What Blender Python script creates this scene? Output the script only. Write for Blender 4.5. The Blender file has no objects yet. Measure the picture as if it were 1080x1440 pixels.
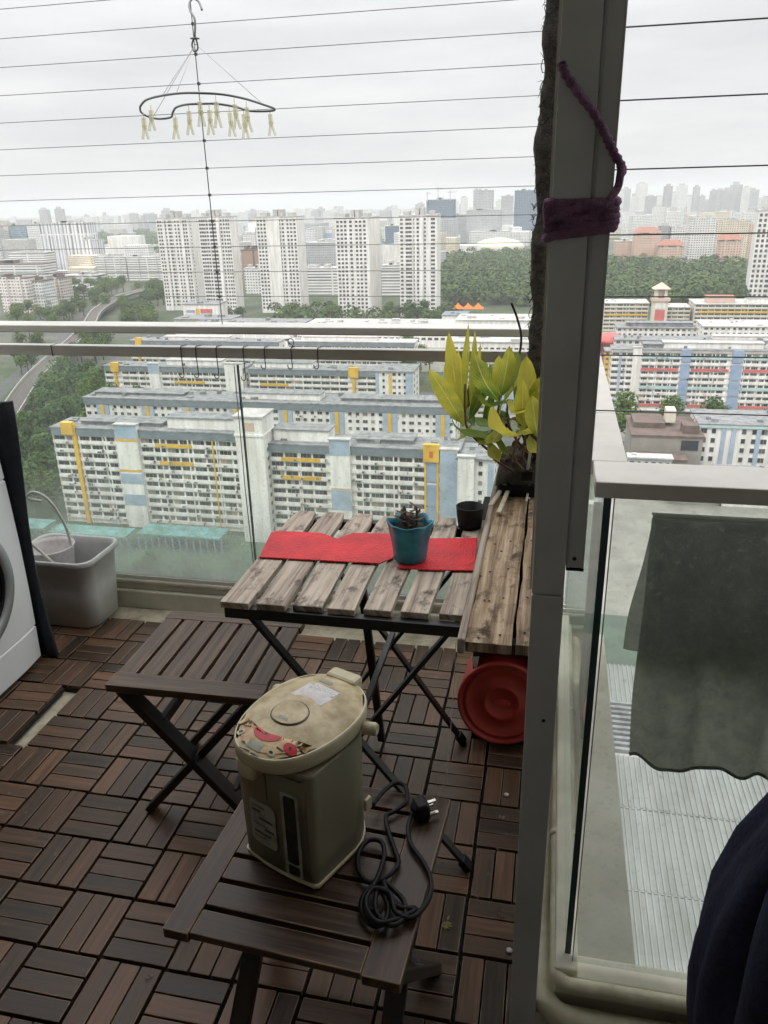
import bpy, bmesh, math, random
from mathutils import Vector, Matrix, Euler
random.seed(11)
PI = math.pi
scene = bpy.context.scene
col = scene.collection
rnd = random.Random(5)

# ------------------------------------------------------------------ camera
CAM = Vector((0, 0, 1.5)); FPX = 1100.0
_pt, _ro, _ya = (math.radians(a) for a in (21.7, -1.45, 12.41))
_F = Vector((-math.sin(_ya)*math.cos(_pt), math.cos(_ya)*math.cos(_pt), -math.sin(_pt)))
_R0 = Vector((math.cos(_ya), math.sin(_ya), 0)); _U0 = _R0.cross(_F)
_R = math.cos(_ro)*_R0 + math.sin(_ro)*_U0
_U = -math.sin(_ro)*_R0 + math.cos(_ro)*_U0
cd = bpy.data.cameras.new('camera'); cam = bpy.data.objects.new('camera', cd); col.objects.link(cam)
m3 = Matrix((_R, _U, -_F)).transposed()
cam.matrix_world = Matrix.Translation(CAM) @ m3.to_4x4()
cd.sensor_fit = 'VERTICAL'; cd.sensor_height = 36.0; cd.sensor_width = 27.0
cd.lens = 36.0*FPX/1440.0; cd.clip_start = 0.05; cd.clip_end = 40000
scene.camera = cam

def ray(x, y): return (x-540)*_R - (y-720)*_U + FPX*_F
def atz(x, y, z): d = ray(x, y); return CAM + d*((z-CAM.z)/d.z)
def atY(x, y, Y): d = ray(x, y); return CAM + d*(Y/d.y)
def xat(x, y, Y): return atY(x, y, Y).x

# ------------------------------------------------------------------ materials
def nmat(name):
    m = bpy.data.materials.new(name); m.use_nodes = True
    nt = m.node_tree; b = nt.nodes['Principled BSDF']
    return m, nt, b
def node(nt, t, **kw):
    n = nt.nodes.new(t)
    for k, v in kw.items():
        if k in n.inputs: n.inputs[k].default_value = v
        else: setattr(n, k, v)
    return n
def ramp(nt, stops):
    r = nt.nodes.new('ShaderNodeValToRGB'); e = r.color_ramp.elements
    while len(e) < len(stops): e.new(0.5)
    for i, (p, c) in enumerate(stops):
        e[i].position = p; e[i].color = (*c, 1) if len(c) == 3 else c
    return r
_mc = {}
def pm(name, c, rough=0.6, var=0.18, scale=4.0, metal=0.0, bump=0.0, spec=0.5, c2=None, detail=6, stretch=None, amt=None):
    """noise-varied paint / stone / plastic"""
    if name in _mc: return _mc[name]
    m, nt, b = nmat(name)
    tc = node(nt, 'ShaderNodeTexCoord'); mp = node(nt, 'ShaderNodeMapping')
    nt.links.new(tc.outputs['Object'], mp.inputs['Vector'])
    if stretch: mp.inputs['Scale'].default_value = stretch
    nz = node(nt, 'ShaderNodeTexNoise', Scale=scale, Detail=detail, Roughness=0.62)
    nt.links.new(mp.outputs['Vector'], nz.inputs['Vector'])
    lo = tuple(max(0, x*(1-var)) for x in c) if c2 is None else c2
    hi = tuple(min(1, x*(1+var*0.6)) for x in c) if c2 is None else c
    r = ramp(nt, [(0.32, lo), (0.62, hi)])
    nt.links.new(nz.outputs['Fac'], r.inputs['Fac']); nt.links.new(r.outputs['Color'], b.inputs['Base Color'])
    b.inputs['Roughness'].default_value = rough; b.inputs['Metallic'].default_value = metal
    b.inputs['Specular IOR Level'].default_value = spec
    if bump:
        bp = node(nt, 'ShaderNodeBump', Strength=bump, Distance=0.01)
        nz2 = node(nt, 'ShaderNodeTexNoise', Scale=scale*6, Detail=5)
        nt.links.new(mp.outputs['Vector'], nz2.inputs['Vector'])
        nt.links.new(nz2.outputs['Fac'], bp.inputs['Height']); nt.links.new(bp.outputs['Normal'], b.inputs['Normal'])
    _mc[name] = m; return m

def wood(name, stops, rough=0.55, stain=None, stain_thr=0.6, grain=1.0, islandvar=0.5, bump=0.35, holes=False):
    """grain runs along U of the UV map; tone differs from slat to slat"""
    m, nt, b = nmat(name)
    uv = node(nt, 'ShaderNodeUVMap'); mp = node(nt, 'ShaderNodeMapping')
    mp.inputs['Scale'].default_value = (3.0*grain, 70.0*grain, 1)
    nt.links.new(uv.outputs['UV'], mp.inputs['Vector'])
    nz = node(nt, 'ShaderNodeTexNoise', Scale=1.0, Detail=8, Roughness=0.65)
    nt.links.new(mp.outputs['Vector'], nz.inputs['Vector'])
    geo = node(nt, 'ShaderNodeNewGeometry')
    mx = node(nt, 'ShaderNodeMix'); mx.data_type = 'FLOAT'; mx.inputs[0].default_value = islandvar
    ct_ = node(nt, 'ShaderNodeMapRange'); ct_.inputs[1].default_value = .33; ct_.inputs[2].default_value = .67; ct_.inputs[3].default_value = .05; ct_.inputs[4].default_value = .95; nt.links.new(nz.outputs['Fac'], ct_.inputs[0])
    nt.links.new(ct_.outputs[0], mx.inputs[2]); nt.links.new(geo.outputs['Random Per Island'], mx.inputs[3])
    r = ramp(nt, stops); nt.links.new(mx.outputs[0], r.inputs['Fac'])
    out = r.outputs['Color']
    if stain is not None:
        nz3 = node(nt, 'ShaderNodeTexNoise', Scale=9.0, Detail=6, Roughness=0.7)
        mp3 = node(nt, 'ShaderNodeMapping'); mp3.inputs['Scale'].default_value = (1.0, 1.6, 1)
        nt.links.new(uv.outputs['UV'], mp3.inputs['Vector']); nt.links.new(mp3.outputs['Vector'], nz3.inputs['Vector'])
        rr = ramp(nt, [(stain_thr-0.06, (0, 0, 0)), (stain_thr+0.07, (1, 1, 1))]); nt.links.new(nz3.outputs['Fac'], rr.inputs['Fac'])
        mc = node(nt, 'ShaderNodeMix'); mc.data_type = 'RGBA'; mc.inputs[7].default_value = (*stain, 1)
        nt.links.new(rr.outputs['Color'], mc.inputs[0]); nt.links.new(out, mc.inputs[6]); out = mc.outputs[2]
    nt.links.new(out, b.inputs['Base Color']); b.inputs['Specular IOR Level'].default_value = 0.32
    rr2 = node(nt, 'ShaderNodeMapRange'); rr2.inputs[3].default_value = rough-0.16; rr2.inputs[4].default_value = rough+0.2
    nt.links.new(nz.outputs['Fac'], rr2.inputs[0]); nt.links.new(rr2.outputs[0], b.inputs['Roughness'])
    bp = node(nt, 'ShaderNodeBump', Strength=bump, Distance=0.002)
    nt.links.new(nz.outputs['Fac'], bp.inputs['Height']); nt.links.new(bp.outputs['Normal'], b.inputs['Normal'])
    return m

def leafmat(name, c, c2, trans=0.35, scale=1.2, objvar=True):
    m, nt, b = nmat(name)
    geo = node(nt, 'ShaderNodeNewGeometry'); oi = node(nt, 'ShaderNodeObjectInfo')
    tc = node(nt, 'ShaderNodeTexCoord'); nz = node(nt, 'ShaderNodeTexNoise', Scale=scale, Detail=3)
    nt.links.new(tc.outputs['Object'], nz.inputs['Vector'])
    a = node(nt, 'ShaderNodeMath', operation='MULTIPLY_ADD'); a.inputs[1].default_value = 0.45; a.inputs[2].default_value = 0.0
    nt.links.new(geo.outputs['Random Per Island'], a.inputs[0])
    a2 = node(nt, 'ShaderNodeMath', operation='MULTIPLY_ADD'); a2.inputs[1].default_value = 0.45
    nt.links.new(nz.outputs['Fac'], a2.inputs[0]); nt.links.new(a.outputs[0], a2.inputs[2])
    a3 = node(nt, 'ShaderNodeMath', operation='MULTIPLY_ADD'); a3.inputs[1].default_value = 0.3 if objvar else 0.0
    nt.links.new(oi.outputs['Random'], a3.inputs[0]); nt.links.new(a2.outputs[0], a3.inputs[2])
    r = ramp(nt, [(0.2, c2), (0.85, c)]); nt.links.new(a3.outputs[0], r.inputs['Fac'])
    nt.links.new(r.outputs['Color'], b.inputs['Base Color']); b.inputs['Roughness'].default_value = 0.6
    b.inputs['Specular IOR Level'].default_value = 0.25
    tr = node(nt, 'ShaderNodeBsdfTranslucent'); nt.links.new(r.outputs['Color'], tr.inputs['Color'])
    mx = node(nt, 'ShaderNodeMixShader'); mx.inputs[0].default_value = trans
    nt.links.new(b.outputs[0], mx.inputs[1]); nt.links.new(tr.outputs[0], mx.inputs[2])
    nt.links.new(mx.outputs[0], nt.nodes['Material Output'].inputs['Surface'])
    return m

def glassmat(name, tint=(0.9, 0.95, 0.93), zlo=0.1, zhi=0.6, dirt=0.35, base=0.02, refl=1.0, spots=0.14):
    """thin railing glass: mostly clear, mirrors the sky by angle, dusty towards its lower edge"""
    m, nt, b = nmat(name); nt.nodes.remove(b)
    tr = node(nt, 'ShaderNodeBsdfTransparent'); tr.inputs['Color'].default_value = (*tint, 1)
    gl = node(nt, 'ShaderNodeBsdfGlossy', Roughness=0.03); gl.inputs['Color'].default_value = (0.95, 1, 0.98, 1)
    fr = node(nt, 'ShaderNodeFresnel', IOR=1.45)
    fm = node(nt, 'ShaderNodeMath', operation='MULTIPLY'); fm.inputs[1].default_value = refl
    gb_ = node(nt, 'ShaderNodeNewGeometry'); iv = node(nt, 'ShaderNodeMath', operation='SUBTRACT'); iv.inputs[0].default_value = 1.0; nt.links.new(gb_.outputs['Backfacing'], iv.inputs[1])
    f0 = node(nt, 'ShaderNodeMath', operation='MULTIPLY'); nt.links.new(fr.outputs[0], f0.inputs[0]); nt.links.new(iv.outputs[0], f0.inputs[1]); nt.links.new(f0.outputs[0], fm.inputs[0])
    m1 = node(nt, 'ShaderNodeMixShader'); nt.links.new(fm.outputs[0], m1.inputs[0])
    nt.links.new(tr.outputs[0], m1.inputs[1]); nt.links.new(gl.outputs[0], m1.inputs[2])
    geo = node(nt, 'ShaderNodeNewGeometry'); sp = node(nt, 'ShaderNodeSeparateXYZ'); nt.links.new(geo.outputs['Position'], sp.inputs[0])
    mr = node(nt, 'ShaderNodeMapRange'); mr.inputs[1].default_value = zlo; mr.inputs[2].default_value = zhi
    mr.inputs[3].default_value = 1.0; mr.inputs[4].default_value = 0.0
    nt.links.new(sp.outputs['Z'], mr.inputs[0])
    pw = node(nt, 'ShaderNodeMath', operation='POWER'); pw.inputs[1].default_value = 2.2; nt.links.new(mr.outputs[0], pw.inputs[0])
    nz = node(nt, 'ShaderNodeTexNoise', Scale=7.0, Detail=7, Roughness=0.7); nt.links.new(geo.outputs['Position'], nz.inputs['Vector'])
    r = ramp(nt, [(0.3, (0.35,)*3), (0.7, (1.0,)*3)]); nt.links.new(nz.outputs['Fac'], r.inputs['Fac'])
    d1 = node(nt, 'ShaderNodeMath', operation='MULTIPLY'); nt.links.new(pw.outputs[0], d1.inputs[0]); nt.links.new(r.outputs['Color'], d1.inputs[1])
    d2 = node(nt, 'ShaderNodeMath', operation='MULTIPLY_ADD'); d2.inputs[1].default_value = dirt
    d3 = node(nt, 'ShaderNodeMath', operation='MULTIPLY'); d3.inputs[1].default_value = base; nt.links.new(r.outputs['Color'], d3.inputs[0])
    nz4 = node(nt, 'ShaderNodeTexNoise', Scale=85.0, Detail=3); nt.links.new(geo.outputs['Position'], nz4.inputs['Vector'])
    sp4 = node(nt, 'ShaderNodeMapRange'); sp4.inputs[1].default_value = .60; sp4.inputs[2].default_value = .72; sp4.inputs[4].default_value = spots; nt.links.new(nz4.outputs['Fac'], sp4.inputs[0])
    d5 = node(nt, 'ShaderNodeMath', operation='ADD'); nt.links.new(d3.outputs[0], d5.inputs[0]); nt.links.new(sp4.outputs[0], d5.inputs[1])
    nt.links.new(d1.outputs[0], d2.inputs[0]); nt.links.new(d5.outputs[0], d2.inputs[2])
    df = node(nt, 'ShaderNodeBsdfDiffuse'); df.inputs['Color'].default_value = (0.55, 0.58, 0.54, 1)
    tl = node(nt, 'ShaderNodeBsdfTranslucent'); tl.inputs['Color'].default_value = (0.55, 0.6, 0.55, 1)
    mdt = node(nt, 'ShaderNodeMixShader'); mdt.inputs[0].default_value = 0.5
    nt.links.new(df.outputs[0], mdt.inputs[1]); nt.links.new(tl.outputs[0], mdt.inputs[2])
    m2 = node(nt, 'ShaderNodeMixShader'); nt.links.new(d2.outputs[0], m2.inputs[0])
    nt.links.new(m1.outputs[0], m2.inputs[1]); nt.links.new(mdt.outputs[0], m2.inputs[2])
    nt.links.new(m2.outputs[0], nt.nodes['Material Output'].inputs['Surface'])
    return m

def gridmat(name, wallc, winc, sx, sz, fx=0.55, fz=0.5, offx=0.0):
    """far facade: window openings in a regular grid of the wall, tone of each window random"""
    if name in _mc: return _mc[name]
    m, nt, b = nmat(name)
    tc = node(nt, 'ShaderNodeTexCoord'); sp = node(nt, 'ShaderNodeSeparateXYZ'); nt.links.new(tc.outputs['Object'], sp.inputs[0])
    geo = node(nt, 'ShaderNodeNewGeometry'); 
    sn = node(nt, 'ShaderNodeSeparateXYZ'); nt.links.new(tc.outputs['Normal'], sn.inputs[0])
    ab = node(nt, 'ShaderNodeMath', operation='ABSOLUTE'); nt.links.new(sn.outputs['X'], ab.inputs[0])
    gt = node(nt, 'ShaderNodeMath', operation='GREATER_THAN'); gt.inputs[1].default_value = 0.5; nt.links.new(ab.outputs[0], gt.inputs[0])
    mu = node(nt, 'ShaderNodeMix'); mu.data_type = 'FLOAT'
    nt.links.new(gt.outputs[0], mu.inputs[0]); nt.links.new(sp.outputs['X'], mu.inputs[2]); nt.links.new(sp.outputs['Y'], mu.inputs[3])
    def cell(src, s, f, off):
        dv = node(nt, 'ShaderNodeMath', operation='DIVIDE'); dv.inputs[1].default_value = s; nt.links.new(src, dv.inputs[0])
        ad = node(nt, 'ShaderNodeMath', operation='ADD'); ad.inputs[1].default_value = off; nt.links.new(dv.outputs[0], ad.inputs[0])
        frc = node(nt, 'ShaderNodeMath', operation='FRACT'); nt.links.new(ad.outputs[0], frc.inputs[0])
        lt = node(nt, 'ShaderNodeMath', operation='LESS_THAN'); lt.inputs[1].default_value = f; nt.links.new(frc.outputs[0], lt.inputs[0])
        fl = node(nt, 'ShaderNodeMath', operation='FLOOR'); nt.links.new(ad.outputs[0], fl.inputs[0])
        return lt.outputs[0], fl.outputs[0]
    a, ia = cell(mu.outputs[0], sx, fx, offx); c, ic = cell(sp.outputs['Z'], sz, fz, 0.0)
    an = node(nt, 'ShaderNodeMath', operation='MULTIPLY'); nt.links.new(a, an.inputs[0]); nt.links.new(c, an.inputs[1])
    az = node(nt, 'ShaderNodeMath', operation='ABSOLUTE'); nt.links.new(sn.outputs['Z'], az.inputs[0])
    lz = node(nt, 'ShaderNodeMath', operation='LESS_THAN'); lz.inputs[1].default_value = 0.5; nt.links.new(az.outputs[0], lz.inputs[0])
    an2 = node(nt, 'ShaderNodeMath', operation='MULTIPLY'); nt.links.new(an.outputs[0], an2.inputs[0]); nt.links.new(lz.outputs[0], an2.inputs[1])
    cb = node(nt, 'ShaderNodeCombineXYZ'); nt.links.new(ia, cb.inputs[0]); nt.links.new(ic, cb.inputs[1])
    wn = node(nt, 'ShaderNodeTexWhiteNoise'); wn.noise_dimensions = '2D'; nt.links.new(cb.outputs[0], wn.inputs['Vector'])
    wr = ramp(nt, [(0.0, tuple(x*0.5 for x in winc)), (1.0, tuple(min(1, x*1.9) for x in winc))]); nt.links.new(wn.outputs['Value'], wr.inputs['Fac'])
    nz = node(nt, 'ShaderNodeTexNoise', Scale=0.09, Detail=5); nt.links.new(tc.outputs['Object'], nz.inputs['Vector'])
    wl = ramp(nt, [(0.3, tuple(x*0.82 for x in wallc)), (0.65, wallc)]); nt.links.new(nz.outputs['Fac'], wl.inputs['Fac'])
    mc = node(nt, 'ShaderNodeMix'); mc.data_type = 'RGBA'
    nt.links.new(an2.outputs[0], mc.inputs[0]); nt.links.new(wl.outputs['Color'], mc.inputs[6]); nt.links.new(wr.outputs['Color'], mc.inputs[7])
    nt.links.new(mc.outputs[2], b.inputs['Base Color']); b.inputs['Roughness'].default_value = 0.75
    _mc[name] = m; return m

def winmat(name, stops):
    m, nt, b = nmat(name)
    geo = node(nt, 'ShaderNodeNewGeometry'); oi = node(nt, 'ShaderNodeObjectInfo')
    ad = node(nt, 'ShaderNodeMath', operation='ADD'); nt.links.new(geo.outputs['Random Per Island'], ad.inputs[0]); nt.links.new(oi.outputs['Random'], ad.inputs[1])
    frc = node(nt, 'ShaderNodeMath', operation='FRACT'); nt.links.new(ad.outputs[0], frc.inputs[0])
    r = ramp(nt, stops); nt.links.new(frc.outputs[0], r.inputs['Fac']); nt.links.new(r.outputs['Color'], b.inputs['Base Color'])
    b.inputs['Roughness'].default_value = 0.35
    return m

M = {}
M['alu_dark'] = pm('dark_grey_aluminium', (0.56, 0.565, 0.565), rough=0.36, var=0.10, scale=5, metal=0.1)
M['alu_mid'] = pm('weathered_aluminium', (0.66, 0.64, 0.60), rough=0.42, var=0.2, scale=9, metal=0.15, stretch=(0.3, 1, 1))
M['alu_side'] = pm('matt_grey_aluminium', (0.72, 0.68, 0.63), rough=0.5, var=0.10, scale=9, metal=0.0)
M['black_metal'] = pm('black_painted_steel', (0.012, 0.012, 0.012), rough=0.45, var=0.3, scale=30)
M['wire'] = pm('steel_wire', (0.22, 0.23, 0.235), rough=0.4, metal=0.6)
M['cream_pipe'] = pm('old_cream_pipe', (0.64, 0.60, 0.45), rough=0.42, var=0.3, scale=11, c2=(0.42, 0.36, 0.24), bump=0.05)
M['cream_wall'] = pm('cream_plaster', (0.58, 0.55, 0.45), rough=0.8, var=0.25, scale=4, bump=0.1)
M['concrete'] = pm('stained_concrete', (0.42, 0.40, 0.35), rough=0.85, scale=3.2, c2=(0.26, 0.24, 0.19), bump=0.15)
M['screed'] = pm('pale_screed', (0.52, 0.47, 0.36), rough=0.85, scale=14, c2=(0.28, 0.24, 0.17), bump=0.2)
M['black_base'] = pm('black_tile_base', (0.012, 0.011, 0.010), rough=0.8)
M['deck'] = wood('dark_deck_wood', [(0.15, (0.026, 0.017, 0.011)), (0.40, (0.062, 0.038, 0.024)), (0.66, (0.108, 0.058, 0.034)), (0.90, (0.19, 0.094, 0.054))], rough=0.38, stain=(0.25, 0.175, 0.13), stain_thr=0.685, islandvar=0.55)
M['worn'] = pm('worn_slat_edge', (0.30, 0.20, 0.135), rough=0.55, scale=7, c2=(0.045, 0.027, 0.017), stretch=None)
M['stool_wood'] = wood('brown_stool_wood', [(0.2, (0.032, 0.019, 0.011)), (0.5, (0.090, 0.055, 0.034)), (0.8, (0.165, 0.108, 0.070))], rough=0.38, stain=(0.022, 0.014, 0.010), stain_thr=0.66, islandvar=0.3)
M['stool_dark'] = wood('dark_stool_wood', [(0.2, (0.009, 0.005, 0.004)), (0.5, (0.022, 0.012, 0.008)), (0.8, (0.045, 0.025, 0.017))], rough=0.42, islandvar=0.3)
M['table_wood'] = wood('weathered_grey_wood', [(0.2, (0.23, 0.175, 0.14)), (0.5, (0.46, 0.38, 0.31)), (0.8, (0.62, 0.53, 0.445))], rough=0.65, stain=(0.055, 0.038, 0.027), stain_thr=0.585, islandvar=0.28, bump=0.6)
M['shelf_wood'] = wood('rotting_plank_wood', [(0.2, (0.16, 0.10, 0.06)), (0.5, (0.34, 0.24, 0.155)), (0.8, (0.52, 0.40, 0.28))], rough=0.75, stain=(0.06, 0.035, 0.02), stain_thr=0.57, islandvar=0.12, bump=0.7)
M['shelf_edge'] = wood('grey_edge_wood', [(0.2, (0.20, 0.15, 0.115)), (0.5, (0.34, 0.275, 0.22)), (0.8, (0.44, 0.37, 0.31))], rough=0.7, stain=(0.10, 0.065, 0.045), stain_thr=0.66, islandvar=0.1)
M['cabinet'] = wood('black_stained_wood', [(0.2, (0.008, 0.007, 0.006)), (0.8, (0.03, 0.026, 0.022))], rough=0.7)
M['white_enamel'] = pm('white_enamel', (0.84, 0.86, 0.87), rough=0.25, var=0.04)
M['grey_plastic'] = pm('grey_plastic', (0.58, 0.58, 0.57), rough=0.4, var=0.12, scale=8)
M['door_ring'] = pm('silver_door_ring', (0.36, 0.38, 0.39), rough=0.3, metal=0.4, var=0.05)
M['black_gloss'] = pm('black_gloss', (0.01, 0.011, 0.013), rough=0.08)
M['navy_cover'] = pm('dark_navy_fabric', (0.010, 0.014, 0.020), rough=0.8, var=0.3, scale=18, bump=0.2)
M['navy_cloth'] = pm('navy_cotton', (0.008, 0.011, 0.036), rough=0.9, var=0.3, scale=25, bump=0.25)
M['red_mat'] = pm('red_woven_mat', (0.62, 0.014, 0.024), rough=0.6, var=0.32, scale=9, bump=0.0)
M['red_plastic'] = pm('red_plastic', (0.40, 0.035, 0.024), rough=0.4, var=0.3, scale=7)
M['teal'] = pm('teal_glazed_pot', (0.014, 0.27, 0.38), rough=0.3, scale=26, c2=(0.02, 0.13, 0.17), bump=0.06)
M['soil'] = pm('dark_soil', (0.035, 0.026, 0.019), rough=0.95, var=0.6, scale=40, bump=0.6)
M['kettle_body'] = pm('taupe_enamel', (0.165, 0.145, 0.098), rough=0.33, var=0.12, scale=6, metal=0.25)
M['kettle_side'] = pm('beige_enamel', (0.235, 0.205, 0.145), rough=0.35, var=0.1, scale=6, metal=0.1)
M['kettle_lid'] = pm('aged_ivory_plastic', (0.56, 0.46, 0.27), rough=0.36, scale=24, c2=(0.30, 0.21, 0.09), bump=0.03)
M['kettle_trim'] = pm('ivory_plastic', (0.55, 0.48, 0.32), rough=0.4, var=0.15, scale=12)
M['label_grey'] = pm('faded_label', (0.34, 0.35, 0.30), rough=0.5, scale=40, c2=(0.18, 0.18, 0.15))
M['label_white'] = pm('white_sticker', (0.62, 0.58, 0.58), rough=0.5, var=0.15, scale=60)
M['label_red'] = pm('red_print', (0.50, 0.02, 0.03), rough=0.4, var=0.2, scale=20)
M['label_orange'] = pm('orange_print', (0.60, 0.50, 0.30), rough=0.4, scale=46, c2=(0.52, 0.20, 0.05))
M['label_dark'] = pm('dark_print', (0.03, 0.03, 0.03), rough=0.4)
M['gauge'] = pm('dark_gauge_glass', (0.012, 0.014, 0.013), rough=0.12)
M['black_rubber'] = pm('black_rubber', (0.006, 0.006, 0.006), rough=0.5, spec=0.25)
M['chrome'] = pm('plug_metal', (0.6, 0.58, 0.52), rough=0.25, metal=1.0)
M['purple'] = pm('purple_crochet', (0.34, 0.18, 0.31), rough=0.95, var=0.45, scale=60, bump=0.9)
M['moss'] = pm('coir_moss', (0.085, 0.075, 0.062), rough=1.0, var=0.7, scale=45, bump=1.0)
M['coir'] = pm('coir_netting', (0.035, 0.032, 0.028), rough=1.0, var=0.5, scale=60)
M['towel'] = None
M['forest'] = None
M['bark'] = pm('bark', (0.09, 0.065, 0.045), rough=0.95, var=0.4, scale=3)
M['peg'] = None
M['white_stick'] = pm('bleached_stick', (0.66, 0.58, 0.48), rough=0.7, var=0.2, scale=30)

def woven(m, sx=260.0, amt=0.7):
    nt = m.node_tree; b = nt.nodes['Principled BSDF']
    tc = node(nt, 'ShaderNodeTexCoord'); ck = node(nt, 'ShaderNodeTexVoronoi', Scale=sx)
    nt.links.new(tc.outputs['Object'], ck.inputs['Vector'])
    bp = node(nt, 'ShaderNodeBump', Strength=amt, Distance=0.002)
    nt.links.new(ck.outputs['Distance'], bp.inputs['Height']); nt.links.new(bp.outputs['Normal'], b.inputs['Normal'])
woven(M['red_mat'], 170.0, 1.0)

def cloth_trans(name, c, trans=0.35, scale=30):
    m, nt, b = nmat(name)
    tc = node(nt, 'ShaderNodeTexCoord'); nz = node(nt, 'ShaderNodeTexNoise', Scale=scale, Detail=8, Roughness=0.8)
    nt.links.new(tc.outputs['Object'], nz.inputs['Vector'])
    r = ramp(nt, [(0.3, tuple(x*0.6 for x in c)), (0.7, tuple(x*1.25 for x in c))]); nt.links.new(nz.outputs['Fac'], r.inputs['Fac'])
    nt.links.new(r.outputs['Color'], b.inputs['Base Color']); b.inputs['Roughness'].default_value = 0.95; b.inputs['Specular IOR Level'].default_value = 0.1
    nz2 = node(nt, 'ShaderNodeTexNoise', Scale=320, Detail=2); nt.links.new(tc.outputs['Object'], nz2.inputs['Vector'])
    bp = node(nt, 'ShaderNodeBump', Strength=0.5, Distance=0.002); nt.links.new(nz2.outputs['Fac'], bp.inputs['Height']); nt.links.new(bp.outputs['Normal'], b.inputs['Normal'])
    tr = node(nt, 'ShaderNodeBsdfTranslucent'); nt.links.new(r.outputs['Color'], tr.inputs['Color'])
    mx = node(nt, 'ShaderNodeMixShader'); mx.inputs[0].default_value = trans
    nt.links.new(b.outputs[0], mx.inputs[1]); nt.links.new(tr.outputs[0], mx.inputs[2])
    nt.links.new(mx.outputs[0], nt.nodes['Material Output'].inputs['Surface'])
    return m
M['towel'] = cloth_trans('olive_grey_towel', (0.25, 0.258, 0.215), 0.55)
M['peg'] = cloth_trans('yellowed_clear_plastic', (0.80, 0.78, 0.58), 0.8, 60)
def veinleaf(name, c, c2, cv, trans):
    """broad leaf: tone mottled and greener towards the base, pale midrib and faint side veins from the blade's own UV"""
    m, nt, b = nmat(name)
    uv = node(nt, 'ShaderNodeUVMap'); sp = node(nt, 'ShaderNodeSeparateXYZ'); nt.links.new(uv.outputs['UV'], sp.inputs[0])
    geo = node(nt, 'ShaderNodeNewGeometry'); tc = node(nt, 'ShaderNodeTexCoord'); nz = node(nt, 'ShaderNodeTexNoise', Scale=22, Detail=5); nt.links.new(tc.outputs['Object'], nz.inputs['Vector'])
    a = node(nt, 'ShaderNodeMath', operation='MULTIPLY_ADD'); a.inputs[1].default_value = .55; nt.links.new(geo.outputs['Random Per Island'], a.inputs[0])
    a2 = node(nt, 'ShaderNodeMath', operation='MULTIPLY'); a2.inputs[1].default_value = .6; nt.links.new(nz.outputs['Fac'], a2.inputs[0]); nt.links.new(a2.outputs[0], a.inputs[2])
    a3 = node(nt, 'ShaderNodeMath', operation='MULTIPLY_ADD'); a3.inputs[1].default_value = .30; nt.links.new(sp.outputs['Y'], a3.inputs[0]); nt.links.new(a.outputs[0], a3.inputs[2])
    r = ramp(nt, [(.38, c2), (.98, c)]); nt.links.new(a3.outputs[0], r.inputs['Fac'])
    d = node(nt, 'ShaderNodeMath', operation='SUBTRACT'); d.inputs[1].default_value = .4; nt.links.new(sp.outputs['X'], d.inputs[0])
    ab = node(nt, 'ShaderNodeMath', operation='ABSOLUTE'); nt.links.new(d.outputs[0], ab.inputs[0])
    mid = node(nt, 'ShaderNodeMath', operation='LESS_THAN'); mid.inputs[1].default_value = .022; nt.links.new(ab.outputs[0], mid.inputs[0])
    v1 = node(nt, 'ShaderNodeMath', operation='MULTIPLY_ADD'); v1.inputs[1].default_value = -.7; nt.links.new(ab.outputs[0], v1.inputs[0]); nt.links.new(sp.outputs['Y'], v1.inputs[2])
    v2 = node(nt, 'ShaderNodeMath', operation='MULTIPLY'); v2.inputs[1].default_value = 85.0; nt.links.new(v1.outputs[0], v2.inputs[0])
    v3 = node(nt, 'ShaderNodeMath', operation='SINE'); nt.links.new(v2.outputs[0], v3.inputs[0])
    v4 = node(nt, 'ShaderNodeMapRange'); v4.inputs[1].default_value = .6; v4.inputs[2].default_value = 1.0; v4.inputs[4].default_value = .22; nt.links.new(v3.outputs[0], v4.inputs[0])
    vm = node(nt, 'ShaderNodeMath', operation='MAXIMUM'); nt.links.new(v4.outputs[0], vm.inputs[0])
    m7 = node(nt, 'ShaderNodeMath', operation='MULTIPLY'); m7.inputs[1].default_value = .6; nt.links.new(mid.outputs[0], m7.inputs[0]); nt.links.new(m7.outputs[0], vm.inputs[1])
    mc = node(nt, 'ShaderNodeMix'); mc.data_type = 'RGBA'; mc.inputs[7].default_value = (*cv, 1); nt.links.new(vm.outputs[0], mc.inputs[0]); nt.links.new(r.outputs['Color'], mc.inputs[6])
    nt.links.new(mc.outputs[2], b.inputs['Base Color']); b.inputs['Roughness'].default_value = .38
    bp = node(nt, 'ShaderNodeBump', Strength=.25, Distance=.003); nt.links.new(v3.outputs[0], bp.inputs['Height']); nt.links.new(bp.outputs['Normal'], b.inputs['Normal'])
    tr = node(nt, 'ShaderNodeBsdfTranslucent'); nt.links.new(mc.outputs[2], tr.inputs['Color'])
    mx = node(nt, 'ShaderNodeMixShader'); mx.inputs[0].default_value = trans; nt.links.new(b.outputs[0], mx.inputs[1]); nt.links.new(tr.outputs[0], mx.inputs[2])
    nt.links.new(mx.outputs[0], nt.nodes['Material Output'].inputs['Surface']); return m
M['leaf_yellow'] = veinleaf('yellow_green_leaf', (0.78, 0.70, 0.11), (0.09, 0.20, 0.025), (0.80, 0.74, 0.28), 0.5)
M['leaf_green'] = veinleaf('green_leaf', (0.24, 0.33, 0.045), (0.06, 0.13, 0.02), (0.30, 0.36, 0.10), 0.35)
M['forest'] = leafmat('forest_foliage', (0.13, 0.20, 0.035), (0.010, 0.036, 0.012), 0.2, 0.06, False)
_pg, nt, b = nmat('clear_peg_plastic'); b.inputs['Base Color'].default_value = (.92, .90, .78, 1); b.inputs['Roughness'].default_value = .3
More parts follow.
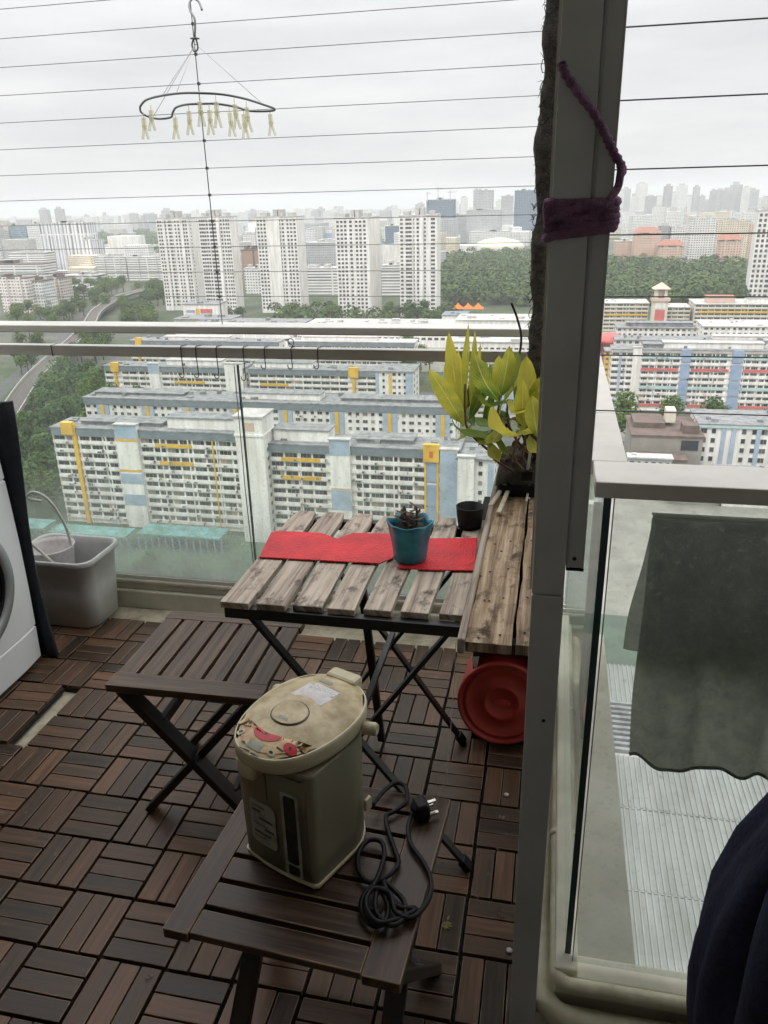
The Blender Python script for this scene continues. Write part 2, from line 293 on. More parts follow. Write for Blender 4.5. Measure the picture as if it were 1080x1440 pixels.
_tr = node(nt, 'ShaderNodeBsdfTransparent'); _tr.inputs['Color'].default_value = (.96, .95, .88, 1); _tl = node(nt, 'ShaderNodeBsdfTranslucent'); _tl.inputs['Color'].default_value = (.92, .90, .78, 1)
_m1 = node(nt, 'ShaderNodeMixShader'); _m1.inputs[0].default_value = .5; nt.links.new(b.outputs[0], _m1.inputs[1]); nt.links.new(_tl.outputs[0], _m1.inputs[2])
_m2 = node(nt, 'ShaderNodeMixShader'); _m2.inputs[0].default_value = .62; nt.links.new(_m1.outputs[0], _m2.inputs[1]); nt.links.new(_tr.outputs[0], _m2.inputs[2])
nt.links.new(_m2.outputs[0], nt.nodes['Material Output'].inputs['Surface']); M['peg'] = _pg
M['leaf_dry'] = leafmat('dry_leaf', (0.34, 0.24, 0.18), (0.08, 0.07, 0.05), 0.2, 20.0)
M['tree_a'] = leafmat('tree_foliage', (0.115, 0.175, 0.030), (0.018, 0.052, 0.012), 0.25, 0.35)
M['tree_b'] = leafmat('dark_tree_foliage', (0.075, 0.130, 0.028), (0.012, 0.040, 0.012), 0.25, 0.35)
M['glass_front'] = glassmat('railing_glass', (0.95, 0.97, 0.955), 0.1, 0.74, dirt=0.95, base=0.03)
M['glass_side'] = glassmat('side_railing_glass', (0.92, 0.94, 0.925), 0.1, 0.6, dirt=0.14, base=0.10)
M['glass_edge'] = pm('green_glass_edge', (0.045, 0.075, 0.08), rough=0.25)

# city
M['hdb_white'] = pm('white_render', (0.86, 0.845, 0.815), rough=0.85, scale=0.45, c2=(0.60, 0.575, 0.53), stretch=(1, 1, 0.12), detail=9)
M['hdb_cream'] = pm('cream_render', (0.70, 0.66, 0.56), rough=0.85, scale=0.1, c2=(0.58, 0.54, 0.46))
M['hdb_pink'] = pm('pink_render', (0.62, 0.46, 0.38), rough=0.85, scale=0.1, c2=(0.52, 0.40, 0.34))
M['roof_grey'] = pm('grey_roof', (0.28, 0.285, 0.285), rough=0.9, scale=0.45, c2=(0.12, 0.125, 0.13), detail=9)
M['roof_pale'] = pm('pale_roof', (0.50, 0.49, 0.47), rough=0.9, scale=0.3, c2=(0.34, 0.33, 0.31))
M['roof_brown'] = pm('brown_roof', (0.16, 0.115, 0.095), rough=0.9, scale=0.4, c2=(0.095, 0.075, 0.065))
M['roof_red'] = pm('red_tile_roof', (0.36, 0.165, 0.12), rough=0.85, scale=0.3)
M['slate'] = pm('slate_blue_fascia', (0.185, 0.22, 0.245), rough=0.85, scale=0.3)
M['yellow'] = pm('yellow_render', (0.68, 0.42, 0.06), rough=0.8, scale=0.3)
M['orange'] = pm('orange_emblem', (0.60, 0.16, 0.02), rough=0.8)
M['blue'] = pm('pale_blue_render', (0.35, 0.43, 0.52), rough=0.85, scale=0.2)
M['blue_deep'] = pm('blue_render', (0.27, 0.36, 0.49), rough=0.85, scale=0.2)
M['red_band'] = pm('red_render', (0.55, 0.14, 0.13), rough=0.85, scale=0.2)
M['aqua'] = pm('aqua_render', (0.42, 0.58, 0.56), rough=0.85, scale=0.2)
M['turq'] = pm('turquoise_canopy', (0.20, 0.42, 0.44), rough=0.6, scale=0.35, c2=(0.10, 0.22, 0.15))
M['mull'] = pm('window_frame_paint', (0.40, 0.40, 0.385), rough=0.7)
M['win'] = winmat('window_glass', [(0.0, (0.015, 0.018, 0.022)), (0.5, (0.045, 0.048, 0.05)), (0.8, (0.10, 0.10, 0.095)), (0.93, (0.22, 0.20, 0.17)), (1.0, (0.40, 0.30, 0.24))])
M['win_dark'] = winmat('dark_window_glass', [(0.0, (0.02, 0.022, 0.03)), (0.8, (0.06, 0.06, 0.075)), (1.0, (0.16, 0.15, 0.15))])
M['asphalt'] = pm('asphalt', (0.085, 0.085, 0.085), rough=0.9, var=0.25, scale=0.3)
M['ballast'] = pm('track_ballast', (0.115, 0.10, 0.09), rough=0.95, var=0.3, scale=0.6)
M['rail_steel'] = pm('rail_steel', (0.10, 0.085, 0.08), rough=0.6)
M['pave'] = pm('pale_concrete', (0.45, 0.44, 0.41), rough=0.9, var=0.2, scale=0.2)
M['car_roof'] = pm('ribbed_sheet_roof', (0.30, 0.31, 0.30), rough=0.7, scale=0.30, c2=(0.20, 0.205, 0.19), stretch=(1, 0.18, 1), detail=9)
M['court'] = pm('green_court', (0.10, 0.13, 0.10), rough=0.9, scale=0.2)
M['path_brown'] = pm('grey_brown_paving', (0.26, 0.25, 0.22), rough=0.9, scale=0.15)

# ------------------------------------------------------------------ mesh builder
class MB:
    def __init__(s): s.v = []; s.f = []; s.m = []; s.uv = []; s.sm = []
    def quad(s, pts, mat=0, uv=None, smooth=False):
        n = len(s.v); s.v += [Vector(p) for p in pts]; s.f.append(tuple(range(n, n+len(pts)))); s.m.append(mat); s.sm.append(smooth)
        s.uv.append(uv if uv else [(0, 0)]*len(pts))
    def box(s, a, b, mat=0, T=None, long=None, skip=()):
        x0, y0, z0 = (min(a[i], b[i]) for i in range(3)); x1, y1, z1 = (max(a[i], b[i]) for i in range(3))
        P = [Vector(p) for p in ((x0,y0,z0),(x1,y0,z0),(x1,y1,z0),(x0,y1,z0),(x0,y0,z1),(x1,y0,z1),(x1,y1,z1),(x0,y1,z1))]
        d = (x1-x0, y1-y0, z1-z0)
        L = long if long is not None else d.index(max(d))
        oth = [i for i in range(3) if i != L]
        ou, ov = rnd.uniform(0, 50), rnd.uniform(0, 50)
        n = len(s.v)
        s.v += [T @ p for p in P] if T is not None else P
        for k, fc in enumerate(((0,3,2,1),(4,5,6,7),(0,1,5,4),(1,2,6,5),(2,3,7,6),(3,0,4,7))):
            if k in skip: continue
            s.f.append(tuple(n+i for i in fc)); s.m.append(mat); s.sm.append(False)
            s.uv.append([(P[i][L]+ou, P[i][oth[0]]+0.7*P[i][oth[1]]+ov) for i in fc])
    def bar(s, p, q, w, h, mat=0, up=Vector((0,0,1)), ext=0.0):
        """rectangular bar from p to q: w across, h along 'up'"""
        p, q = Vector(p), Vector(q); d = (q-p); L = d.length; d.normalize()
        side = d.cross(up)
        if side.length < 1e-4: side = Vector((1, 0, 0))
        side.normalize(); u2 = side.cross(d)
        T = Matrix((d, side, u2)).transposed().to_4x4(); T.translation = p
        s.box((-ext, -w/2, -h/2), (L+ext, w/2, h/2), mat, T, long=0)
    def tube(s, pts, r, n=8, mat=0, closed=False, caps=True):
        pts = [Vector(p) for p in pts]; N = len(pts)
        rr = r if isinstance(r, (list, tuple)) else [r]*N
        base = len(s.v); prev = None
        for i, p in enumerate(pts):
            if closed: t = pts[(i+1) % N]-pts[i-1]
            else: t = pts[min(i+1, N-1)]-pts[max(i-1, 0)]
            if t.length < 1e-9: t = Vector((0, 0, 1))
            t.normalize()
            if prev is None:
                a = Vector((0, 0, 1)) if abs(t.z) < 0.9 else Vector((1, 0, 0)); u = t.cross(a).normalized()
            else:
                u = prev-t*prev.dot(t)
                u = u.normalized() if u.length > 1e-6 else t.orthogonal().normalized()
            prev = u; w = t.cross(u)
            for k in range(n):
                a = 2*PI*k/n; s.v.append(p+(u*math.cos(a)+w*math.sin(a))*rr[i])
        for i in range(N if closed else N-1):
            for k in range(n):
                a = base+i*n+k; b = base+i*n+(k+1) % n; j = (i+1) % N
                c = base+j*n+(k+1) % n; d = base+j*n+k
                s.f.append((a, b, c, d)); s.m.append(mat); s.sm.append(True)
                s.uv.append([(i*0.05, k/n), (i*0.05, (k+1)/n), ((i+1)*0.05, (k+1)/n), ((i+1)*0.05, k/n)])
        if caps and not closed:
            for i0 in (0, N-1):
                idx = [base+i0*n+k for k in range(n)]
                s.f.append(tuple(reversed(idx)) if i0 == 0 else tuple(idx)); s.m.append(mat); s.sm.append(False); s.uv.append([(0, 0)]*n)
    def rings(s, rings, mat=0, cap0=True, cap1=True, smooth=True, T=None):
        """loft of closed rings with equal point counts"""
        base = len(s.v); n = len(rings[0])
        for r in rings:
            for p in r: s.v.append(T @ Vector(p) if T is not None else Vector(p))
        for i in range(len(rings)-1):
            for k in range(n):
                s.f.append((base+i*n+k, base+i*n+(k+1) % n, base+(i+1)*n+(k+1) % n, base+(i+1)*n+k)); s.m.append(mat); s.sm.append(smooth)
                s.uv.append([(k/n, i*.1), ((k+1)/n, i*.1), ((k+1)/n, i*.1+.1), (k/n, i*.1+.1)])
        if cap0: s.f.append(tuple(base+n-1-k for k in range(n))); s.m.append(mat); s.sm.append(False); s.uv.append([(0, 0)]*n)
        if cap1:
            o = base+(len(rings)-1)*n; s.f.append(tuple(o+k for k in range(n))); s.m.append(mat); s.sm.append(False); s.uv.append([(0, 0)]*n)
    def lathe(s, prof, c=(0, 0, 0), n=24, mat=0, cap0=False, cap1=False, T=None):
        c = Vector(c)
        s.rings([[c+Vector((r*math.cos(2*PI*k/n), r*math.sin(2*PI*k/n), z)) for k in range(n)] for r, z in prof], mat, cap0, cap1, T=T)
    def grid(s, P, mat=0, smooth=True):
        base = len(s.v); nr = len(P); nc = len(P[0])
        for r in P: s.v += [Vector(p) for p in r]
        for i in range(nr-1):
            for j in range(nc-1):
                s.f.append((base+i*nc+j, base+i*nc+j+1, base+(i+1)*nc+j+1, base+(i+1)*nc+j)); s.m.append(mat); s.sm.append(smooth)
                s.uv.append([(j/nc, i/nr), ((j+1)/nc, i/nr), ((j+1)/nc, (i+1)/nr), (j/nc, (i+1)/nr)])
    def mesh(s, name, mats, off=Vector((0, 0, 0))):
        me = bpy.data.meshes.new(name)
        me.from_pydata([tuple(v-off) for v in s.v], [], s.f)
        for m in (mats if isinstance(mats, (list, tuple)) else [mats]): me.materials.append(m)
        me.polygons.foreach_set('material_index', s.m); me.polygons.foreach_set('use_smooth', s.sm)
        ul = me.uv_layers.new(name='UVMap'); flat = []
        for u in s.uv:
            for a in u: flat += [a[0], a[1]]
        ul.data.foreach_set('uv', flat)
        me.update(); return me
    def build(s, name, mats, parent=None, bevel=0.0, solid=0.0, origin=None, wear=-1):
        off = Vector((0, 0, 0)); o = parent
        while o is not None: off += o.location; o = o.parent
        if parent is None and origin is not None: off = Vector(origin)
        ob = bpy.data.objects.new(name, s.mesh(name, mats, off)); col.objects.link(ob)
        if parent is not None: ob.parent = parent
        elif origin is not None: ob.location = off
        if solid:
            md = ob.modifiers.new('solid', 'SOLIDIFY'); md.thickness = solid; md.offset = 0
        if bevel:
            md = ob.modifiers.new('bevel', 'BEVEL'); md.width = bevel; md.segments = 2; md.material = wear; md.limit_method = 'ANGLE'; md.angle_limit = math.radians(50)
        return ob

def tag(o, label=None, cat=None, group=None, kind=None):
    if label: o['label'] = label
    if cat: o['category'] = cat
    if group: o['group'] = group
    if kind: o['kind'] = kind
    return o
def thing(name, label, cat, loc=(0, 0, 0), group=None):
    o = bpy.data.objects.new(name, None); o.empty_display_size = 0.1; col.objects.link(o); o.location = loc
    return tag(o, label, cat, group)
def dup(root, loc, rotz=None, scl=None, label=None, group=None):
    r = root.copy(); col.objects.link(r); r.location = loc
    if rotz is not None: r.rotation_euler = (0, 0, rotz)
    if scl is not None: r.scale = scl
    if label: r['label'] = label
    if group: r['group'] = group
    for ch in list(root.children):
        c = ch.copy(); col.objects.link(c); c.parent = r
        for g in list(ch.children):
            d = g.copy(); col.objects.link(d); d.parent = c
    return r
def bez(pts, n=8):
    """smooth Catmull-Rom path through points"""
    P = [Vector(p) for p in pts]; out = []
    for i in range(len(P)-1):
        p0, p1, p2, p3 = P[max(i-1, 0)], P[i], P[i+1], P[min(i+2, len(P)-1)]
        for k in range(n):
            t = k/n
            out.append(0.5*((2*p1)+(p2-p0)*t+(2*p0-5*p1+4*p2-p3)*t*t+(3*p1-p0-3*p2+p3)*t**3))
    out.append(P[-1]); return out
def rrect(w, d, r, n=5, cx=0, cy=0, z=0):
    out = []
    for (sx, sy, a0) in ((1, 1, 0), (-1, 1, PI/2), (-1, -1, PI), (1, -1, 1.5*PI)):
        for k in range(n+1):
            a = a0+PI/2*k/n; out.append((cx+sx*(w/2-r)+r*math.cos(a), cy+sy*(d/2-r)+r*math.sin(a), z))
    return out

# ================================================================== THE BALCONY
def S(b, name, mats, **k): o = b.build(name, mats, **k); o['kind'] = 'structure'; return o
# slab, room and ceiling around the viewer
b = MB(); b.box((-2.6, -5, -0.24), (0.245, 2.66, -0.03)); b.box((0.245, -5, -0.24), (4.2, 1.12, -0.031)); S(b, 'floor_slab', M['concrete'])
b = MB(); b.box((-2.7, -5, 3.05), (0.25, 1.75, 3.25)); b.box((0.25, -5, 3.05), (4.2, 1.16, 3.25)); S(b, 'ceiling', pm('ceiling_paint', (0.78, 0.77, 0.74), 0.9))
b = MB(); b.box((-2.75, -5, -0.03), (-2.6, 1.75, 3.05)); b.box((-2.75, 1.75, -.03), (-2.6, 2.60, 1.09)); S(b, 'wall_left', M['cream_wall'])
b = MB(); b.box((-2.75, -5.15, -0.03), (4.2, -5.0, 0.9)); b.box((-2.75, -5.15, 1.9), (4.2, -5.0, 3.05)); b.box((-2.75, -5.15, .9), (-1.2, -5.0, 1.9)); b.box((.2, -5.15, .9), (4.2, -5.0, 1.9)); b.box((4.2, -5.15, -0.03), (4.35, 1.16, 3.05)); S(b, 'wall_back', pm('room_wall', (0.74, 0.73, 0.70), 0.9))  # opening in the unseen wall is added to let daylight in
b = MB(); b.box((0.07, -5, -0.029), (4.2, 1.02, -0.012)); S(b, 'room_floor', pm('dark_room_floor', (0.03, 0.026, 0.022), 0.35))

# deck of square tiles, three slats each, turned alternately
b = MB(); bb = MB()
Pc = 0.1525; X0, Y0 = -1.037, 1.2055
def tile_cell(b, bb, cx0, cy0, xdir, z=0.0, shifted=0.0, wob=True):
    bb.box((cx0+0.001, cy0+0.001, z-0.028), (cx0+Pc-0.001, cy0+Pc-0.001, z-0.015))
    g = 0.0042; w = (Pc-0.006)/3
    for k in range(3):
        dz = rnd.uniform(-0.0009, 0.0009) if wob else 0; j = rnd.uniform(-0.0007, 0.0007)
        a0, a1 = 0.003+k*w+g/2+j, 0.003+(k+1)*w-g/2+j
        e0, e1 = 0.0035+rnd.uniform(-.0008, .0008), Pc-0.0035+rnd.uniform(-.0008, .0008)
        if xdir: b.box((cx0+e0, cy0+a0, z-0.014), (cx0+e1, cy0+a1, z+dz), long=0)
        else: b.box((cx0+a0, cy0+e0, z-0.014), (cx0+a1, cy0+e1, z+dz), long=1)
for i in range(-10, 7):
    for j in range(-14, 9):
        x, y = X0+i*Pc, Y0+j*Pc
        if y+Pc > 2.575 or x < -2.58 or x+Pc > 0.036: continue
        if i in (-5, -4) and 3 <= j <= 4: continue    # the tile that has come loose
        tile_cell(b, bb, x, y, (i+j) % 2 == 0)
dk = S(b, 'deck_floor', [M['deck'], M['worn']], bevel=0.0016, wear=1)
bb.build('deck_base', M['black_base'])['kind'] = 'structure'
# pale screed under the deck is the slab; the loose tile lies pushed to the left
b = MB(); b.box((-2.58, 0.4, -0.0295), (0.05, 2.56, -0.0285)); S(b, 'screed', M['screed'])
lt = thing('deck_tile', 'loose wooden deck tile pushed aside beside the pale gap in the floor', 'deck tile', (-1.70, 1.81, 0))
b = MB(); bb = MB()
for (i, j) in ((0, 0), (0, 1), (1, 0), (1, 1)):
    tile_cell(b, bb, -0.153+i*Pc, -0.16+j*Pc, (i+j) % 2 == 0, z=0.008)
for q in (b, bb):
    q.v = [v+lt.location for v in q.v]
b.build('slats', [M['deck'], M['worn']], lt, bevel=0.0016, wear=1); bb.build('tile_base', M['black_base'], lt)
lt.rotation_euler = (0, math.radians(-.8), math.radians(1.5))

# scattered crumbs and dead petals on the deck
def crumb(px, py, s, mat, label, cat, seed):
    r2 = random.Random(seed); p = atz(px, py, 0.002); b = MB()
    for k in range(5):
        a = r2.uniform(0, 6.28); L = s*r2.uniform(.5, 1); w = L*.35
        c = p+Vector((r2.uniform(-s, s)*.5, r2.uniform(-s, s)*.5, 0.001))
        d = Vector((math.cos(a), math.sin(a), 0)); e = Vector((-d.y, d.x, 0)); h = r2.uniform(.002, .006)
        b.quad([c-d*L*.5, c+e*w*.5+Vector((0, 0, h)), c+d*L*.5, c-e*w*.5+Vector((0, 0, h*.4))])
    o = b.build('dead_leaf', mat, origin=p); tag(o, label, cat, 'dead leaves dropped on the deck')
crumb(622, 1296, .028, M['leaf_dry'], 'shrivelled tan leaf on the deck right of the near stool', 'leaf', 1)
crumb(632, 1302, .016, M['leaf_yellow'], 'small yellowish leaf bits on the deck beside the shrivelled tan leaf', 'leaf', 2)
crumb(704, 1150, .018, M['leaf_dry'], 'brown dry leaf on the deck between the metal post and a table foot', 'leaf', 3)
crumb(697, 1196, .012, M['leaf_dry'], 'tiny reddish leaf on the deck nearer than the brown dry leaf by the post', 'leaf', 4)
crumb(208, 1376, .012, M['leaf_dry'], 'tiny pale leaf on the deck left of the near stool leg', 'leaf', 5)
r3 = random.Random(4)
for k in range(9): crumb(r3.uniform(596, 712), r3.uniform(1080, 1330), r3.uniform(.005, .011), M['leaf_dry'], 'tiny dry leaf bit on the deck between the near stool and the metal post', 'leaf', 20+k)
for k, (px, py, lb) in enumerate(((712, 1118, 'round white speck on the deck beside the metal post, under the shelf'), (716, 1337, 'white crumb on the deck at the foot of the metal post'))):
    p = atz(px, py, .003); b = MB(); b.lathe([(0.0005, 0), (.006, .0), (.007, .002), (.004, .004), (.0005, .0045)], p, 10)
    tag(b.build('crumb', M['label_white'], origin=p), lb, 'crumb', 'white crumbs on the deck')

# ------------------------------------------------------------------ front railing
fr = thing('glass_railing', 'long front glass balcony railing with flat metal handrail and lower rail', 'railing', (-1.2, 2.58, 0))
b = MB(); b.box((-2.6, 2.50, 1.094), (0.122, 2.60, 1.12)); b.build('handrail', M['alu_mid'], fr, bevel=.004)
b = MB(); b.box((-2.6, 2.572, 0.999), (0.085, 2.612, 1.036)); b.build('lower_rail', M['alu_mid'], fr, bevel=.003)
for x in (-2.55, 0.05):
    b = MB(); b.box((x-.012, 2.575, 1.036), (x+.012, 2.597, 1.094)); b.build('rail_post', M['alu_mid'], fr)
b = MB(); b.box((-1.80, 2.5705, .998), (-1.797, 2.6125, 1.037)); b.build('rail_joint', M['black_rubber'], fr)
for x0, x1 in ((-2.6, -1.085), (-1.078, 0.082)):
    b = MB(); b.box((x0, 2.585, 0.085), (x1, 2.597, 0.999)); b.build('glass_panel', M['glass_front'], fr)
    b = MB(); b.box((x1-.0028 if x1 < 0 else x1, 2.5845, 0.085), (x1+.0012, 2.5975, 0.974)); b.build('glass_edge', M['glass_edge'], fr)
b = MB(); b.box((-2.6, 2.56, -0.03), (0.11, 2.64, 0.05)); b.box((-2.6, 2.575, 0.05), (0.11, 2.63, 0.078)); b.box((-2.6, 2.568, 0.078), (0.11, 2.61, 0.096)); b.build('sill', M['cream_wall'], fr, bevel=.006)
for y in (2.577, 2.604):
    b = MB(); b.box((-2.6, y, 0.096), (0.1, y+.005, 0.112)); b.build('glass_channel', M['alu_mid'], fr)

# wire grille above the front rail
gr = thing('wire_grille', 'horizontal steel wire grille strung above the front railing with a thin upright cable', 'wire grille', (-1.2, 2.555, 1.12))
zs = [1.212+0.0795*k for k in range(22)]
for z in zs:
    b = MB(); b.tube([(-2.6, 2.555, z+.003), (-1.9, 2.555, z-.001), (-1.1, 2.555, z), (0.06, 2.555, z)], .0011, 6); b.build('wire', M['wire'], gr)
b = MB(); b.tube([(-1.112, 2.553, 1.12), (-1.113, 2.552, 1.8), (-1.112, 2.553, 3.05)], .0016, 6)
for z in zs: b.box((-1.116, 2.550, z-.004), (-1.108, 2.558, z+.004))
b.build('upright_cable', M['wire'], gr)
b = MB(); b.tube([(-1.092, 2.574, 0.975), (-1.094, 2.573, .5), (-1.088, 2.575, .1)], .0016, 6); b.build('lower_cable', M['wire'], gr)
b = MB(); b.box((-2.6, 2.53, 3.05), (0.06, 2.58, 3.10)); b.build('top_channel', M['alu_mid'], gr)
b = MB(); b.box((-2.6, 2.54, 1.12), (-2.57, 2.57, 3.05)); b.build('side_channel', M['alu_mid'], gr)

# ------------------------------------------------------------------ side and right railings (outside corner)
sr = thing('glass_railing', 'short side glass railing running outward along the plank shelf', 'railing', (0.07, 1.9, 0))
b = MB()
for y0, y1 in ((1.192, 1.487), (1.489, 1.93), (1.932, 2.498)): b.box((0.022, y0, 1.096), (0.122, y1, 1.12))
b.build('handrail', M['alu_side'], sr, bevel=.002)
b = MB(); b.box((0.090, 1.168, 0.10), (0.100, 2.56, 1.095)); b.build('glass_panel', M['glass_side'], sr)
b = MB(); b.box((0.0893, 1.1655, 0.10), (0.1007, 1.168, 1.095)); b.build('glass_edge', M['glass_edge'], sr)
b = MB(); b.box((0.07, 1.13, -0.03), (0.115, 2.555, 0.10)); b.build('kerb', M['cream_wall'], sr, bevel=.005)
rr = thing('glass_railing', 'right glass railing with flat grey handrail in front of the hanging towel', 'railing', (0.8, 1.14, 0))
b = MB(); b.box((0.0705, 1.09, 1.096), (2.6, 1.19, 1.1205)); b.build('handrail', M['alu_side'], rr, bevel=.002)
b = MB(); b.box((0.1045, 1.150, 0.10), (2.6, 1.162, 1.095)); b.build('glass_panel', M['glass_side'], rr)
b = MB(); b.box((0.1035, 1.1495, .1), (0.1045, 1.1625, 1.095)); b.build('glass_edge', M['glass_edge'], rr)
b = MB(); b.box((0.07, 1.125, -0.03), (2.6, 1.18, 0.085)); b.build('kerb', M['cream_wall'], rr, bevel=.005)
g2 = thing('wire_grille', 'widely spaced steel wires above the right railing, right of the metal post', 'wire grille', (1.2, 1.14, 1.12))
for z in [1.212+0.0795*k for k in range(10)]:
    b = MB(); b.tube([(0.06, 1.14, z), (1.0, 1.14, z-.002), (2.6, 1.14, z)], .001, 6); b.build('wire', M['wire'], g2)
b = MB(); b.box((2.57, 1.125, 1.12), (2.6, 1.155, 3.05)); b.build('side_channel', M['alu_mid'], g2)

# pipes along the foot of the side railing, turning the corner
pi_ = thing('water_pipe', 'thin cream pipe bending round the corner at the foot of the glass railing', 'pipe', (0.06, 1.15, 0))
def pipe(root, x, y, z, r, x1, y1, name='pipe'):
    b = MB(); R = r*2.2
    pts = [(x, y1, z), (x, y+R*1.4, z)]
    for k in range(1, 7):
        a = PI/2*k/7; pts.append((x+R*(1-math.cos(a)), y+R-R*math.sin(a), z))
    pts += [(x+R*1.4, y, z), (x1, y, z)]
    b.tube(pts, r, 16); b.build(name, M['cream_pipe'], root)
pipe(pi_, 0.074, 1.112, 0.080, 0.0145, 0.62, 2.5)
for p, q in (((0.0735, 1.492, .08), (0.0735, 1.508, .08)), ((0.0735, 1.992, .08), (0.0735, 2.008, .08))):
    b = MB(); b.tube([p, q], .018, 14); b.build('pipe_clip', M['cream_pipe'], pi_)
pj = thing('water_pipe', 'thick cream pipe low on the corner below the thin pipe', 'pipe', (0.06, 1.1, 0))
pipe(pj, 0.052, 1.085, 0.024, 0.0235, 0.325, 2.5)
b = MB(); b.tube([(0.300, 1.085, .024), (0.345, 1.085, .024)], .029, 18); b.build('pipe_collar', M['cream_pipe'], pj)
b = MB(); b.tube([(0.345, 1.085, .024), (0.62, 1.085, .024)], .0235, 18); b.build('pipe_run', M['cream_pipe'], pj)
b = MB(); b.tube([(0.041, 1.10, 0.012), (0.042, 1.6, .014), (0.041, 2.2, .013), (0.041, 2.5, .012)], .005, 8)
tag(b.build('cable', M['cream_pipe'], origin=(.03, 1.6, 0)), 'pale cable lying between the metal post and the cream pipes', 'cable')

# concrete ledge outside is the slab edge; grey channel post at the corner
po = thing('metal_post', 'dark grey metal post at the corner, wrapped with purple crochet cord', 'post', (0.012, 1.08, 0))
b = MB(); b.box((-0.011, 1.07, 0.945), (0.036, 1.105, 3.05)); b.build('profile', M['alu_dark'], po, bevel=.0015)
b = MB(); b.box((-0.0112, 1.068, -0.03), (0.0365, 1.107, 0.943)); b.build('lower_profile', M['alu_dark'], po, bevel=.0015)
b = MB(); b.box((0.0365, 1.075, 0.99), (0.062, 1.118, 3.05)); b.box((0.039, 1.0725, 0.99), (0.041, 1.075, 3.05)); b.box((0.0595, 1.073, .99), (.062, 1.075, 3.05)); b.build('side_channel', M['alu_dark'], po, bevel=.0012)
b = MB(); b.box((-0.0145, 1.074, 0.95), (-0.0115, 1.10, 3.05)); b.build('lit_edge', M['alu_side'], po)  # paler strip stands in for light caught on the left edge
b = MB(); b.box((0.037, 1.079, 0.983), (0.0625, 1.114, 0.99)); b.build('end_cap', M['black_rubber'], po)
for (x, z) in ((0.048, 1.005), (.018, .72)):
    b = MB(); b.tube([(x, 1.0665 if z < .95 else 1.0735, z), (x, 1.076, z)], .003, 8); b.build('screw', M['black_metal'], po)

# purple crochet cord
pc = thing('crochet_cord', 'purple crochet cord tied round the grey metal post', 'cord', (0.02, 1.07, 1.5))
b = MB()
for k in range(5):
    z = 1.492-0.0086*k; pts = []; sl = (0.0, 0.0005, .001, .0025, .006)[k]
    for q in range(28):
        t = q/28*2*PI
        cx, cy = 0.0255, 1.092; px_, py_ = 0.042*math.copysign(abs(math.cos(t))**.35, math.cos(t)), 0.031*math.copysign(abs(math.sin(t))**.35, math.sin(t))
        pts.append((cx+px_, cy+py_, z+sl*math.cos(t)*1.2+rnd.uniform(-.0008, .0008)))
    b.tube(pts, [0.0056+rnd.uniform(-.0007, .0009) for _ in range(28)], 8, closed=True)
b.build('wrapped_loops', M['purple'], pc)
b = MB(); P = bez([atY(789, 88, 1.064), atY(796, 106, 1.0625), atY(818, 136, 1.062), atY(836, 160, 1.062), atY(852, 190, 1.063), atY(862, 212, 1.066), atY(874, 234, 1.072), (0.072, 1.10, 1.525)], 8)
b.tube(P, [0.0052+.001*math.sin(i*1.9) for i in range(len(P))], 8); b.build('diagonal_strand', M['purple'], pc)
b = MB(); P = bez([atY(874, 232, 1.070), atY(872, 248, 1.066), atY(868, 265, 1.064), atY(855, 284, 1.057)], 6); b.tube(P, .0048, 8)
P = bez([atY(770, 284, 1.062), atY(769, 300, 1.062), atY(771, 316, 1.063)], 6); b.tube(P, .0055, 8)
P = bez([atY(772, 312, 1.058), atY(800, 298, 1.055), atY(830, 288, 1.054), atY(862, 286, 1.058)], 6); b.tube(P, .0052, 8)
b.build('loose_end', M['purple'], pc)

# ------------------------------------------------------------------ folding table
def xlegs(root, xa, xb, ya, yb, zt, w, h, mat, name='leg'): pass
tb = thing('folding_table', 'square folding table with weathered grey slats and black crossed legs', 'table', (-0.41, 1.67, 0))
for k in range(7):
    x0 = -0.678+0.0795*k; b = MB(); w = 0.066 if k < 3 else 0.060
    ya, yb = 1.398+rnd.uniform(-.004, .004)+0.004*k, 1.945+rnd.uniform(-.006, .006)
    n = 9; ou = rnd.uniform(0, 40); tilt = rnd.uniform(-.002, .002)
    for i in range(n):
        t0, t1 = i/n, (i+1)/n
        f0, f1 = (0.0025*math.sin(t*PI*1.7+k) for t in (t0, t1))
        y0, y1 = ya+(yb-ya)*t0, ya+(yb-ya)*t1
        q0, q1 = (min(1.0, .72+min(t, 1-t)*6) for t in (t0, t1))
        A = [(x0+w/2-w/2*q0+f0, y0), (x0+w/2+w/2*q0+f0, y0), (x0+w/2+w/2*q1+f1, y1), (x0+w/2-w/2*q1+f1, y1)]
        if i == 0: A[0] = (x0+f0, y0); A[1] = (x0+w+f0, y0)
        zt, zb = .700+tilt, .684
        top = [Vector((x, y, zt)) for x, y in A]; bot = [Vector((x, y, zb)) for x, y in A]
        uvt = [(y+ou, x) for x, y in A]
        b.quad(top, uv=uvt); b.quad(bot[::-1], uv=uvt[::-1])
        for (i0, i1) in ((3, 0), (1, 2)) + (((0, 1),) if i == 0 else ()) + (((2, 3),) if i == n-1 else ()):
            b.quad([bot[i0], bot[i1], top[i1], top[i0]], uv=[uvt[i0], uvt[i1], (uvt[i1][0], uvt[i1][1]+.01), (uvt[i0][0], uvt[i0][1]+.01)])
    bm = bmesh.new(); me = b.mesh('slat', M['table_wood'], tb.location); bm.from_mesh(me); bmesh.ops.remove_doubles(bm, verts=bm.verts, dist=1e-5); bm.to_mesh(me); bm.free()
    o = bpy.data.objects.new('slat', me); col.objects.link(o); o.parent = tb
    md = o.modifiers.new('bevel', 'BEVEL'); md.width = .002; md.segments = 2; md.limit_method = 'ANGLE'; md.angle_limit = math.radians(60)
